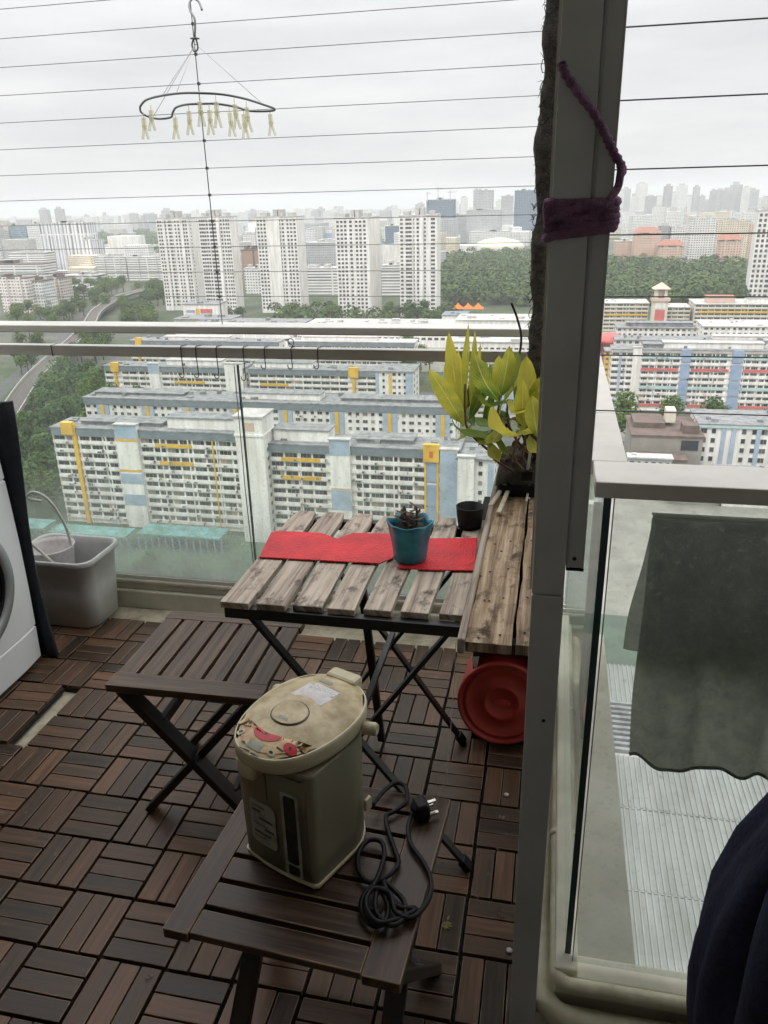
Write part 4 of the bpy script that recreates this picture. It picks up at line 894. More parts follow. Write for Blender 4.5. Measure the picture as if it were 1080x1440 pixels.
for P in ([(-.115, 2.16, .79), atY(662, 610, 2.18), atY(654, 580, 2.2), atY(654, 540, 2.22)], [(-.07, 2.18, .79), atY(700, 620, 2.16), atY(703, 556, 2.16)], [(-.04, 2.12, .79), atY(735, 640, 2.12), atY(742, 600, 2.1)], [(-.06, 2.1, .79), atY(722, 640, 2.08), atY(732, 612, 2.08)], [(-.09, 2.1, .79), atY(690, 640, 2.08), atY(692, 604, 2.1)], [(-.05, 2.2, .8), atY(716, 600, 2.14), atY(714, 562, 2.12)]):
    b.tube(bez(P, 5), [.0042-.002*i/(len(P)*5) for i in range((len(P)-1)*5+1)], 6)
b.build('stem', pm('reddish_stem', (.17, .085, .045), .7, var=.4, scale=30), pl1)
b = MB()
for k in range(46):
    p = Vector((rnd.uniform(-.125, .01), rnd.uniform(2.08, 2.3), rnd.uniform(.80, .93))); a = rnd.uniform(0, 6.28); L = rnd.uniform(.02, .05)
    blade(b, p, p+Vector((math.cos(a)*L, math.sin(a)*L*.6, rnd.uniform(-.03, .02))), .016, .3, .5, 5)
b.build('dry_leaves', pm('brown_dead_leaf', (.13, .085, .05), .9, var=.6, scale=25), pl1)
b = MB(); P = bez([(-.058, 2.22, .80), atY(726, 540, 2.24), atY(733, 480, 2.26), atY(728, 450, 2.28), atY(719, 426, 2.28)], 6); b.tube(P, .0036, 6)
b.build('bare_twig', pm('black_twig', (.02, .017, .014), .9), pl1)
tg = thing('plant_marker', 'white plant marker held by a black clip beside the post', 'plant marker', atY(742, 660, 2.06))
b = MB(); b.bar(atY(746, 634, 2.06), atY(741, 668, 2.06), .008, .002, up=Vector((0, 1, 0))); b.build('marker_blade', M['label_white'], tg)
b = MB(); b.box(atY(733, 672, 2.05)-Vector((0, .008, .006)), atY(750, 664, 2.05)+Vector((0, .008, .004))); b.build('clip', M['black_rubber'], tg, bevel=.002)

# moss pole: coir-wrapped pole rising behind the post
mp = thing('moss_pole', 'tall shaggy coir wrapped plant pole rising out of the planter behind the post', 'plant pole', (-.045, 2.2, .79))
P = []; rad = []
for k in range(70):
    t = k/69; z = .80+1.75*t
    P.append((-.0365-.006*math.sin(t*5)-.006*t*0+.002*math.sin(t*37), 2.2+.003*math.sin(t*31), z)); rad.append(.024+.0035*math.sin(t*44)+.003*math.sin(t*97)+(.004 if .42 < t < .55 else 0))
b = MB(); b.tube(P, rad, 14); b.build('pole', M['moss'], mp)
b = MB()
for k in range(360):
    t = rnd.random(); z = .80+1.75*t; a = rnd.uniform(0, 6.28); r = .025
    c0 = Vector((-.0365-.006*math.sin(t*5)+r*math.cos(a), 2.2+r*math.sin(a), z)); d = Vector((math.cos(a+rnd.uniform(-1.2, 1.2)), math.sin(a+rnd.uniform(-1.2, 1.2)), rnd.uniform(-1.6, 1.6)))
    L = rnd.uniform(.006, .022); b.tube([c0, c0+d.normalized()*L*.5+Vector((0, 0, .002)), c0+d.normalized()*L], [.0009, .0008, .0004], 3, caps=False)
for k in range(44):
    z = .82+k*.039; pts = []
    for q in range(12): a = 2*PI*q/12; pts.append((-.0365-.006*math.sin((z-.8)/1.75*5)+.027*math.cos(a), 2.2+.027*math.sin(a), z+.014*math.sin(a*2+k)))
    b.tube(pts, .0011, 4, closed=True)
b.build('netting', M['coir'], mp)

# ------------------------------------------------------------------ laundry corner
wm = thing('washing_machine', 'white front loading washing machine at the left edge', 'washing machine', (-1.95, 1.8, 0))
X1 = -1.725
def wmface(y, z):  # gentle bow of the front panel
    return X1+.012*math.sin(max(0, min(1, z/.85))*PI)+.010*math.cos((y-1.8)/.3*PI/2)
b = MB(); R = []
for z, ins in ((.012, .006), (.02, 0), (.14, 0), (.145, .004), (.150, 0), (.30, 0), (.45, 0), (.60, 0), (.68, 0), (.686, .004), (.692, 0), (.80, 0), (.84, .004), (.85, .015)):
    ring = []
    for k in range(15): y = 1.505+ins+(.590-2*ins)*k/14; ed = max(0, abs(k-7)-5)*.006; ring.append((wmface(y, z)-ins-ed**1.2*3*.3, y, z))
    ring += [(-2.28+ins, 2.095-ins, z), (-2.28+ins, 1.505+ins, z)]
    R.append(ring)
b.rings(R, smooth=False); b.build('body', M['white_enamel'], wm)
T = Matrix.Translation((wmface(1.8, .41)-.002, 1.79, .41)) @ Matrix.Rotation(PI/2, 4, 'Y')
b = MB(); b.lathe([(.215, -.01), (.215, .012), (.206, .022), (.176, .026), (.168, .018), (.166, .004)], n=48, T=T); dr = b.build('door', M['door_ring'], wm)
b = MB(); b.lathe([(.166, .010), (.155, .006), (.12, -.012), (.06, -.03), (.001, -.035)], n=40, T=T); b.build('door_glass', M['black_gloss'], dr)
b = MB(); b.lathe([(.167, .018), (.162, .020), (.158, .012)], n=40, T=T); b.build('door_seal', M['black_rubber'], dr)
b = MB(); b.box((wmface(1.8, .74)-.001, 1.55, .71), (wmface(1.8, .74)+.004, 1.80, .79)); b.build('detergent_drawer', M['white_enamel'], wm, bevel=.004)
b = MB(); b.tube([(wmface(1.95, .75)-.002, 1.95, .75), (wmface(1.95, .75)+.02, 1.95, .75)], .028, 22); b.build('dial', M['door_ring'], wm)
for y in (1.55, 2.05): b = MB(); b.lathe([(.022, 0), (.022, .012)], (-1.78, y, 0.0005), 12, cap0=True, cap1=True); b.build('foot', M['black_rubber'], wm)
cv = MB(); P = []
for i in range(16):
    z = .935*i/15; P.append([(-2.02+.335*j/14-.02*math.sin(i*.3), 2.125+.012*math.sin(j*1.3+i*.12)+.010*(1-i/15), z+.002) for j in range(15)])
cv.grid(P); o = cv.build('fabric_cover', M['navy_cover'], origin=(-1.82, 2.13, 0), solid=.02)
tag(o, 'dark navy fabric cover hanging between the washing machine and the grey bin', 'cover')
bn = thing('storage_bin', 'grey plastic storage bin on the deck beside the front railing', 'bin', (-1.8, 2.42, 0))
def bs(w, d, z, r=.05): return rrect(w*.84, d*.95, r, 6, -1.795, 2.425, z)
b = MB(); b.rings([bs(.33, .20, .0015, .05), bs(.345, .215, .006), bs(.365, .235, .15), bs(.38, .25, .262), bs(.40, .268, .266), bs(.405, .274, .272), bs(.405, .274, .286), bs(.398, .266, .290), bs(.380, .248, .286), bs(.37, .24, .26), bs(.35, .22, .10), bs(.33, .20, .012)], cap1=True); b.build('bin_body', M['grey_plastic'], bn)
b = MB(); b.lathe([(.001, .175), (.06, .176), (.078, .20), (.088, .285), (.092, .292), (.088, .294), (.080, .28), (.068, .21), (.05, .195), (.001, .193)], (-1.86, 2.43, 0), 28)
tag(b.build('bowl', M['label_white'], origin=(-1.86, 2.43, .18)), 'white plastic bowl sitting inside the grey bin', 'bowl')
b = MB(); b.tube([(-1.75, 2.36, .20), (-1.86, 2.33, .345), (-1.93, 2.31, .44)], .006, 10)
tag(b.build('rod', M['alu_mid'], origin=(-1.8, 2.34, .3)), 'thin metal rod leaning out of the grey bin', 'rod')
b = MB(); b.tube(bez([atY(60, 705, 2.42), atY(38, 700, 2.42), atY(48, 692, 2.42), atY(70, 705, 2.43), atY(92, 740, 2.44), atY(101, 772, 2.44)], 8), .0055, 8)
tag(b.build('bent_hose', M['grey_plastic'], origin=(-1.85, 2.43, .35)), 'bent grey hose arching out of the grey bin', 'hose')

# ------------------------------------------------------------------ peg hanger
hg = thing('peg_hanger', 'crescent shaped metal drying hanger with plastic clothes pegs, hung from a wire', 'peg hanger', (-1.08, 2.44, 1.8))
def rp(x, y, Y): return atY(x, y, Y)
outer = [(197, 150, 2.45), (205, 141, 2.42), (225, 135, 2.37), (255, 131, 2.33), (285, 131, 2.31), (315, 133, 2.33), (345, 139, 2.38), (370, 147, 2.44), (386, 153, 2.49), (380, 156, 2.50), (352, 156, 2.50), (330, 150, 2.45), (305, 146, 2.42), (282, 146, 2.41), (262, 147, 2.42), (248, 151, 2.45), (243, 158, 2.48), (240, 165, 2.51), (222, 167, 2.51), (206, 163, 2.49), (198, 157, 2.47), (197, 150, 2.45)]
b = MB(); b.tube(bez([rp(*q) for q in outer], 5)[:-1], .0032, 8, closed=True); b.build('ring', M['wire'], hg)
b = MB(); b.tube(bez([rp(284, 14, 2.53), rp(279, 2, 2.545), rp(271, -2, 2.553), rp(266, 6, 2.54), (rp(268, 16, 2.53)), rp(274, 28, 2.52), rp(274, 52, 2.51)], 7), .0032, 8)
b.tube(bez([rp(274, 52, 2.51), rp(270, 62, 2.51), rp(273, 72, 2.51), rp(278, 69, 2.51), rp(277, 59, 2.51), rp(274, 52, 2.51)], 5), .0026, 8); hk = b.build('hook', M['wire'], hg)
b = MB(); p = rp(274, 54, 2.51); b.lathe([(.0005, .004), (.013, .001), (.015, -.001), (.0005, -.003)], p, 16); b.build('swivel', M['wire'], hk)
for (x, y, Y) in ((228, 135, 2.37), (248, 131, 2.34), (370, 147, 2.44), (215, 165, 2.50)):
    b = MB(); b.tube([rp(275, 62, 2.51), rp(x, y, Y)], .0008, 4); b.build('cord', M['label_white'], hg)
for k, (x, y, Y, h, lean) in enumerate(((201, 160, 2.47, 36, 4), (212, 150, 2.42, 34, 2), (246, 160, 2.49, 36, 2), (265, 150, 2.42, 40, 3), (280, 136, 2.33, 42, 4), (294, 148, 2.41, 42, 3), (303, 136, 2.33, 44, 4), (322, 152, 2.46, 40, 5), (329, 140, 2.37, 42, 5), (342, 154, 2.49, 42, 4), (346, 144, 2.4, 42, 4), (379, 155, 2.5, 36, 4))):
    b = MB(); a = rp(x, y-2, Y); q = rp(x+lean, y+h, Y); d = (q-a)
    b.tube([a, a+d*.22], .0016, 5)
    for sg in (-1, 1):
        off = Vector((.0042*sg, 0, 0)); w = Vector((.005*sg, 0, 0)); s0 = a+d*.2
        b.bar(s0+off*.6, a+d*.62+off*.5, .0055, .011, up=Vector((0, 1, 0))); b.bar(a+d*.60+off*.5, q+off*1.6+w*.6, .005, .010, up=Vector((0, 1, 0)))
    b.tube([a+d*.52-Vector((.007, 0, 0)), a+d*.52+Vector((.007, 0, 0))], .0035, 8); b.build('clothes_peg', M['peg'], hg)

# hooks over the lower rail
HK = [(252, 474, 531, 1.0, 'long black wire hook on the lower rail, leftmost of the seven'), (273, 474, 531, 1.0, 'long black wire hook on the lower rail, second from the left'), (302, 474, 532, 1.0, 'long black wire hook on the lower rail, third from the left'), (340, 474, 535, .9, 'long black wire hook on the lower rail beside the upright cable'), (371, 486, 519, .8, 'short black wire hook on the lower rail, left of the curled one'), (408, 472, 519, 1.0, 'black wire hook with a curled top, on the lower rail'), (446, 486, 519, .8, 'short black wire hook on the lower rail, rightmost of the seven')]
for k, (x, y0, y1, s, lb) in enumerate(HK):
    Yh = 2.569; top = atY(x, y0, Yh); top.z = min(top.z, 1.06) if y0 < 480 else 1.014; bot = atY(x, y1, Yh); h = MB(); X = top.x
    pts = [(X, 2.617, 1.020), (X, 2.616, 1.034), (X, 2.608, 1.0385), (X, 2.59, 1.0385), (X, 2.5725, 1.0385), (X, Yh-.001, 1.02)] if k != 5 else [(X+.004, Yh-.004, 1.052), (X-.008, Yh-.003, 1.058), (X-.004, Yh-.002, 1.070), (X+.008, Yh-.001, 1.068), (X+.010, Yh, 1.054), (X+.002, Yh, 1.040), (X, 2.612, 1.0385), (X, 2.617, 1.02), (X, 2.61, 1.0385), (X, Yh, 1.0385), (X, Yh-.001, 1.02)]
    pts += [(X, Yh, .99), (X+.001, Yh, bot.z+.014), (X, Yh, bot.z+.005), (X-.006, Yh-.001, bot.z), (X-.013, Yh-.001, bot.z+.004), (X-.016, Yh-.001, bot.z+.014)]
    h.tube(bez(pts, 4), .0016, 6); tag(h.build('wire_hook', M['black_metal'], origin=(X, Yh, 1.0)), lb, 'hook', 'wire hooks on the lower rail')

# ------------------------------------------------------------------ towel outside the right railing, dark garment
b = MB(); b.tube([(0.185, 1.30, .988), (2.4, 1.30, .988)], .005, 10)
for x in (.75, 1.5, 2.35): b.tube([(x, 1.30, .988), (x, 1.19, 1.06), (x, 1.17, 1.094)], .004, 8)
tag(b.build('drying_rod', M['alu_mid'], origin=(1.0, 1.3, .99)), 'thin drying rod fixed outside the right railing below its handrail', 'rod')
tw = thing('towel', 'dark olive grey towel hanging folded over the rod behind the right glass', 'towel', (.4, 1.30, .98))
def sheet(x0, x1, zt, zb, Yb, sgn, seed, skew=0.0, amp=.010, wav=.008):
    P = []
    for i in range(34):
        t = i/33; row = []
        for j in range(64):
            u = j/63; x = x0+(x1-x0)*u+skew*t*(1-u)
            f = amp*(.25+.75*t)*(math.sin(u*21+seed+t*.8)+.5*math.sin(u*47+seed*2-t))
            z = zt+(zb-zt)*t+wav*t*math.sin(u*17+seed)+wav*.6*t*math.sin(u*39)
            row.append((x+.004*math.sin(t*7+u*9)*t, Yb+sgn*(.007+.012*t)+f, z))
        P.append(row)
    return P
b = MB(); Fm = sheet(.180, .62, .990, .492, 1.296, -1, 1.0, .004); b.grid(Fm); b.build('front_fold', M['towel'], tw)
b = MB(); b.grid(sheet(.186, .60, .990, .712, 1.304, 1, 2.3, -.030, .006, .002)); b.build('back_fold', M['towel'], tw)
b = MB(); P = []
for i in range(7):
    a = PI*i/6; P.append([(.181+.435*j/63, 1.30-.0075*math.cos(a), .990+.0065*math.sin(a)) for j in range(64)])
b.grid(P); b.build('top_fold', M['towel'], tw)
b = MB(); b.tube([Vector(p)-Vector((0, 0, -.002)) for p in Fm[-1]], .0035, 6); b.build('hem', M['towel'], tw)
gm = thing('garment', 'dark navy garment draped in a heap at the lower right', 'garment', (.33, .72, .5))
b = MB(); R = []
GX = .045
prof = [(1.02, .385, .03), (.98, .372, .055), (.93, .355, .085), (.86, .335, .105), (.78, .322, .125), (.70, .315, .138), (.62, .312, .142), (.56, .314, .143), (.50, .318, .140), (.42, .322, .132), (.30, .33, .128), (.12, .335, .135), (.0, .335, .14)]
for (z, cx, r) in prof:
    ring = []
    for k in range(72):
        a = 2*PI*k/72; f = 1+.05*math.sin(a*7+z*3)+.03*math.sin(a*13-z*9)
        ring.append((GX+cx+r*f*math.cos(a), .76+r*.8*f*math.sin(a), z))
    R.append(ring)
b.rings(R); b.build('cloth', M['navy_cloth'], gm)
b = MB(); b.tube(bez([(.31, .72, .86), (.275, .67, .74), (.262, .665, .62), (.27, .67, .50)], 6), [.028+.006*math.sin(i*.4) for i in range(19)], 14); b.build('sleeve', M['navy_cloth'], gm)

# ================================================================== THE CITY BELOW
GZ = -92.0
gm_, nt, gb = nmat('ground_cover')
tc = node(nt, 'ShaderNodeTexCoord'); n1 = node(nt, 'ShaderNodeTexNoise', Scale=0.012, Detail=7, Roughness=.65); n2 = node(nt, 'ShaderNodeTexNoise', Scale=0.25, Detail=5)
nt.links.new(tc.outputs['Object'], n1.inputs['Vector']); nt.links.new(tc.outputs['Object'], n2.inputs['Vector'])
r1 = ramp(nt, [(.3, (.030, .055, .020)), (.5, (.060, .085, .035)), (.62, (.14, .135, .115)), (.75, (.24, .235, .22))])
nt.links.new(n1.outputs['Fac'], r1.inputs['Fac'])
mx = node(nt, 'ShaderNodeMix'); mx.data_type = 'RGBA'; mx.blend_type = 'MULTIPLY'; mx.inputs[0].default_value = .6
r2_ = ramp(nt, [(.3, (.5, .5, .5)), (.7, (1, 1, 1))]); nt.links.new(n2.outputs['Fac'], r2_.inputs['Fac'])
nt.links.new(r1.outputs['Color'], mx.inputs[6]); nt.links.new(r2_.outputs['Color'], mx.inputs[7]); nt.links.new(mx.outputs[2], gb.inputs['Base Color']); gb.inputs['Roughness'].default_value = .95
b = MB(); b.quad([(-9500, -9500, GZ), (9500, -9500, GZ), (9500, 9500, GZ), (-9500, 9500, GZ)]); S(b, 'ground', gm_)
b = MB()
b.box((-9, -16, GZ+.002), (6, 0.9, -.30)); b.box((-2.6, 0.9, GZ+.002), (0.17, 2.5, -.30))
tag(b.build('apartment_tower', M['hdb_white'], origin=(0, -8, GZ)), 'high apartment tower that carries the balcony, seen only as its concrete ledge', 'building')

def strip_ribbon(name, pts, w, z, mat, h=0.0):
    b = MB(); P = bez([(x, y, z) for x, y in pts], 8); L = []
    for i, p in enumerate(P):
        t = (P[min(i+1, len(P)-1)]-P[max(i-1, 0)]); t.z = 0; t.normalize(); s = Vector((-t.y, t.x, 0)); L.append((p+s*w/2, p-s*w/2))
    for (a, c), (d, e) in zip(L, L[1:]):
        b.quad([a, c, e, d][::-1]); 
        if h:
            dz = Vector((0, 0, h)); b.quad([a, d, d-dz, a-dz]); b.quad([c, c-dz, e-dz, e])
    return S(b, name, mat)
TR = [(-190, 180), (-232, 285), (-285, 390), (-350, 545), (-405, 655), (-437, 743), (-449, 787), (-448, 835), (-430, 900), (-392, 985)]
strip_ribbon('road', [(x-20, y-2) for x, y in TR[:6]]+[(-470, 800), (-500, 900)], 9, GZ+.05, M['asphalt'])
strip_ribbon('railway_viaduct', TR, 11, GZ+7.0, M['ballast'], h=2.0)
for off in (-5.2, 5.2): strip_ribbon('viaduct_parapet', [(x+off, y) for x, y in TR], .4, GZ+8.2, M['pave'], h=3.0)
for off in (-3.0, -1.5, 1.5, 3.0): strip_ribbon('rail', [(x+off, y) for x, y in TR], .35, GZ+7.2, M['rail_steel'])
# streets and paved courts among the blocks
for nm, (x0, y0, x1, y1), m_, z in (('road', (-260, 236, 120, 245), M['asphalt'], .05), ('road', (-230, 312, 160, 320), M['asphalt'], .06), ('road', (-250, 388, 200, 398), M['asphalt'], .07), ('road', (-480, 560, 300, 572), M['asphalt'], .08),
        ('road', (-12, 110, -3, 560), M['asphalt'], .1), ('pavement', (-60, 246, 260, 250), M['pave'], .05), ('car_park', (-220, 450, -60, 540), M['path_brown'], .04), ('car_park', (0, 320, 180, 352), M['path_brown'], .055), ('court', (5, 144, 70, 172), M['court'], .16), ('forecourt', (5, 172, 70, 262), M['path_brown'], .13), ('court', (-178, 150, -60, 204), pm('dull_green_court', (.10, .16, .10), .9, scale=.1), .05)):
    b = MB(); b.quad([(x0, y0, GZ+z), (x1, y0, GZ+z), (x1, y1, GZ+z), (x0, y1, GZ+z)]); S(b, nm, m_)

# ------------------------------------------------------------------ housing blocks
_wm = {}
def window_mesh(w, h, panes, dark=False, frame=True):
    key = (round(w, 2), round(h, 2), panes, dark, frame)
    if key in _wm: return _wm[key]
    b = MB(); pw_ = w/panes
    for k in range(panes): b.box((k*pw_+.03, -.10, .04), ((k+1)*pw_-.03, -.02, h-.04), 0, skip=(4,))
    if frame:
        b.box((0, -.16, -.06), (w, -.02, .04), 1); b.box((0, -.14, h-.04), (w, -.02, h+.04), 1)
        for k in range(panes+1): b.box((k*pw_-.05, -.13, .04), (k*pw_+.05, -.02, h-.04), 1)
    me = b.mesh('window', [M['win_dark'] if dark else M['win'], M['mull']]); _wm[key] = me; return me
WCOUNT = [0]
def put_windows(root, spots, maxn=100):
    """spots: (x, y, z, w, h, panes, dark, rot): the first 'maxn' windows are parts of their own, the rest one part"""
    for s_ in spots[:maxn]:
        o = bpy.data.objects.new('window', window_mesh(*s_[3:7])); col.objects.link(o); o.parent = root
        o.location = s_[:3]; o.rotation_euler = (0, 0, s_[7] if len(s_) > 7 else 0); WCOUNT[0] += 1
    rest = spots[maxn:]
    if rest:
        b = MB()
        for s_ in rest:
            T = Matrix.Translation(s_[:3]) @ Matrix.Rotation(s_[7] if len(s_) > 7 else 0, 4, 'Z')
            w, h, p = s_[3], s_[4], s_[5]; pw_ = w/p
            for k in range(p): b.box((k*pw_+.03, -.10, .04), ((k+1)*pw_-.03, -.02, h-.04), 0, T, skip=(0, 1, 4))
            b.box((0, -.16, -.06), (w, -.02, .04), 1, T, skip=(0, 4))
        o = b.build('window', [M['win_dark'] if rest[0][6] else M['win'], M['mull']], root) if False else None
        me = b.mesh('window', [M['win_dark'] if rest[0][6] else M['win'], M['mull']])
        o = bpy.data.objects.new('window', me); col.objects.link(o); o.parent = root; o['kind'] = 'stuff'
def lpart(root, name, mats, boxes, bevel=0):
    b = MB()
    for q in boxes: b.box(q[0:3], q[3:6])
    me = b.mesh(name, mats); o = bpy.data.objects.new(name, me); col.objects.link(o); o.parent = root; return o

def hdb(label, X0, X1, Yf, zt, depth=11, fl=2.75, bay=4.3, name='housing_block', wall='hdb_white', roof='roof_grey', fascia=('slate', 2.0), skip=(), pillars=(), bands=(), towers=(), raised=(), style='strip', maxn=100, group='slab blocks of flats below the balcony', rot=0, zb=GZ, seed=1, sides=True, wh=1.15, tex=None, clutter=0):
    r2 = random.Random(seed); L = X1-X0; H = zt-zb
    root = thing(name, label, 'building', (X0, Yf, zb), group); root.rotation_euler = (0, 0, rot)
    fh = fascia[1] if fascia else 0
    b = MB(); b.box((0, 0, 0), (L, depth, H))
    nf = int((H-fh)/fl)
    if style in ('strip',):
        for k in range(nf+1):
            z = H-fh-(k)*fl
            if z < .5: break
            x = 0.0
            b.box((-.15, -.45, z-fl+0.0), (L+.15, -.003, z-fl+(fl-wh-.45)))      # parapet band under the opening
        n = max(1, round(L/(bay*2)))
        for k in range(n+1): xx = L*k/n; b.box((max(0, xx-.16), -.50, 0), (min(L, xx+.16), -.004, H-fh))
    for q in towers: b.box((q[0], q[2], 0), (q[1], .5, H+q[3]))
    me = b.mesh('wall', M[wall] if tex is None else tex); o = bpy.data.objects.new('wall', me); col.objects.link(o); o.parent = root
    # roof: fascia storey, slab, water tanks and vents
    rb = [(-.5, -.7, H+.02, L+.5, depth+.4, H+.45)]
    for _ in range(int(L/7)):
        x = r2.uniform(1, L-3); y = r2.uniform(1.5, depth-2); rb.append((x, y, H+.45, x+r2.uniform(.8, 2.6), y+r2.uniform(.8, 1.6), H+.45+r2.uniform(.4, 1.3)))
    ro = lpart(root, 'roof', M[roof], rb)
    if fascia: lpart(root, 'fascia', M[fascia[0]], [(-.2, -.62, H-fh, L+.2, -.005, H+.01)])
    for (x0, x1, y0, y1, h, mw, mr) in raised:
        lpart(root, 'roof_house', M[mw], [(x0, y0, H+.46, x1, y1, H+.45+h)])
        ov = [(x0-.4, y0-.4, H+.455+h, x1+.4, y1+.4, H+.75+h)]
        lpart(root, 'roof_house_cover', M[mr], ov)
    for q in towers:
        for (z0, z1, m_) in q[4]: lpart(root, 'tower_panel', M[m_], [(q[0]-.05, q[2]-.09, max(.1, H+q[3]+z0), q[1]+.05, q[2]-.004, H+q[3]+z1)])
        lpart(root, 'tower_roof', M['roof_pale'], [(q[0]-.3, q[2]-.3, H+q[3]+.002, q[1]+.3, .6, H+q[3]+.35)])
    for (x0, x1, yp, z0, z1, m_, nm) in pillars: lpart(root, nm, M[m_], [(x0, yp, max(.05, H+z0), x1, -.003, H+z1)])
    for (x0, x1, k, m_) in bands:
        z = H-fh-(k)*fl; lpart(root, 'balcony_panel', M[m_], [(x0, -.62, z-fl+.02, x1, -.455, z-fl+(fl-wh-.35))])
    sk = list(skip)+[(q[0]-.2, q[1]+.2) for q in towers]+[(p[0]-.1, p[1]+.1) for p in pillars if p[4]-p[3] > 6]
    spots = []
    for k in range(nf):
        z = H-fh-(k+1)*fl+(fl-wh-.42)
        if style == 'strip':
            n = max(1, round(L/bay)); bw = L/n
            for j in range(n):
                x = j*bw+.3; w = bw-.6
                if any(a < x+w*.5 < c for a, c in sk): continue
                spots.append((x, -.003, z+r2.uniform(-.03, .03), w, wh, 3 if (j+k) % 3 else 2, False, 0))
        else:
            n = max(1, round(L/bay)); bw = L/n
            for j in range(n):
                w = bw*(.42 if (j % 3) else .6); x = j*bw+(bw-w)/2
                if any(a < x+w*.5 < c for a, c in sk): continue
                spots.append((x, -.003, z, w, wh, 2 if w > 1.6 else 1, style == 'dark', 0))
    if sides:
        for sgn, xx, rz in ((1, L, PI/2), (-1, 0, -PI/2)):
            if (sgn > 0) != (X0 < 0) and abs(X0) > 30: continue
            for k in range(nf):
                z = H-fh-(k+1)*fl+(fl-wh-.42)
                for y in (depth*.18, depth*.6):
                    spots.append((xx+sgn*.003, y if sgn > 0 else y+1.5, z, 1.5, wh, 1, style == 'dark', rz))
    put_windows(root, spots, maxn)
    if clutter:
        for k in range(clutter):
            f_ = r2.randrange(nf); x = r2.uniform(.6, L-1.6); z = H-fh-(f_+1)*fl
            if any(a-.8 < x < c+.3 for a, c in sk): continue
            nm, me = CL[0 if r2.random() < .45 else 1+r2.randrange(3)]
            o = bpy.data.objects.new(nm, me); col.objects.link(o); o.parent = root; o.location = (x, -.47, z+(.15 if nm == 'air_conditioner' else fl-wh-.30)); o.scale = (r2.uniform(.8, 1.3), 1, r2.uniform(.8, 1.2))
    return root
def _clut():
    out = []; b = MB(); b.box((0, -.42, 0), (.85, -.01, .62), 0); b.box((.12, -.44, .1), (.55, -.421, .52), 1); out.append(('air_conditioner', b.mesh('air_conditioner', [M['mull'], M['win_dark']])))
    for k, cols_ in enumerate((((.45, .10, .10), (.10, .16, .34), (.62, .62, .60)), ((.60, .50, .22), (.55, .56, .58), (.08, .08, .10)), ((.20, .36, .30), (.64, .60, .58), (.40, .20, .28)))):
        b = MB(); b.tube([(0, -.0, .1), (0, -1.9, .18)], .03, 5, 0)
        for j in range(3): b.box((-.03, -.45-j*.5, -.75+.1*j), (.03, -.05-j*.5, .12), 1+j)
        out.append(('laundry_pole', b.mesh('laundry_pole', [M['mull']]+[pm('laundry_cloth_%d%d' % (k, j), c, .9, var=.2) for j, c in enumerate(cols_)])))
    return out
CL = _clut()

# front cluster
hdb('white slab block with a yellow column and yellow panels, nearest at the lower left', -149.5, -86.8, 207, -61, seed=1, wh=1.25, clutter=90,
    towers=[(22, 29.1, -1.6, 2.0, [(-4.2, 0, 'blue'), (-18.5, -15.2, 'blue'), (-25.5, -22, 'blue'), (-5.0, -4.3, 'yellow'), (-14.6, -13.9, 'yellow')])],
    pillars=[(7.0, 8.3, -1.0, -31, 1.5, 'yellow', 'yellow_column'), (4.0, 7.9, -1.6, -1.6, 2.2, 'yellow', 'yellow_cap'), (52.4, 52.8, -.56, -31, -2, 'yellow', 'yellow_strip')],
    bands=[(34.2, 46, 0, 'yellow'), (35, 46, 2, 'yellow')], raised=[(37.5, 59.5, 2.5, 9, 3.2, 'hdb_white', 'roof_grey'), (8, 35, 3.4, 10, 1.0, 'roof_grey', 'roof_grey')])
st = thing('stair_tower', 'tall blank white stair tower between the two nearest slab blocks', 'building', (-86.6, 200, GZ))
def at_local(root, name, mats, boxes): return lpart(root, name, mats, boxes)
at_local(st, 'wall', M['hdb_white'], [(0, 0, 0, 8.4, 9, 38.0), (-.25, -.25, 32.6, 8.65, 9.25, 33.2)])
at_local(st, 'roof', M['roof_pale'], [(-.4, -.4, 38.003, 8.8, 9.4, 38.5)])
at_local(st, 'window', M['hdb_pink'], [(3.0, -.06, 34.2, 6.0, -.004, 36.6)])
put_windows(st, [(8.403, y, 3+2.75*k, 1.2, 1.1, 1, True, PI/2) for k in range(10) for y in (2, 5.5)], 100)
hdb('white slab block with a yellow crested column behind the slatted table', -78.0, -23.6, 204, -62.6, seed=2, wh=1.25, clutter=90,
    towers=[(18.2, 24.0, -1.6, 2.4, [(-4.5, 0, 'blue'), (-21, -15, 'blue'), (-14.9, -14.2, 'hdb_pink')]), (49.5, 54.3, -1.2, .6, [(-30, -.5, 'blue')])],
    pillars=[(45.0, 45.6, -.9, -22, 1.2, 'yellow', 'yellow_column'), (48.4, 49.0, -.9, -22, 1.2, 'yellow', 'yellow_column'), (45.6, 48.4, -.7, -9, -3.2, 'blue_deep', 'blue_panel'), (45.6, 48.4, -.7, -16, -9.8, 'blue_deep', 'blue_panel'), (45.6, 48.4, -.7, -22, -16.8, 'blue_deep', 'blue_panel'), (44.8, 49.2, -1.4, -3.0, 2.0, 'yellow', 'yellow_cap'), (46.5, 47.5, -1.5, -1.6, 0.2, 'orange', 'orange_emblem')],
    bands=[(3.4, 15, 0, 'yellow'), (3.4, 15, 2, 'yellow')], raised=[(.6, 17.0, 2.5, 9, 3.2, 'hdb_white', 'roof_grey'), (25, 41, 3.4, 10, 1.0, 'roof_grey', 'roof_grey')])
hdb('narrow white end block with a pale column behind the plank shelf', -23.4, -13.5, 200, -63.5, seed=3, depth=14, fascia=None, style='dots', bay=2.4,
    towers=[(.2, 4.6, -1.3, 1.0, [])], pillars=[(8.2, 9.8, -.6, -29, -1, 'blue', 'blue_strip')])
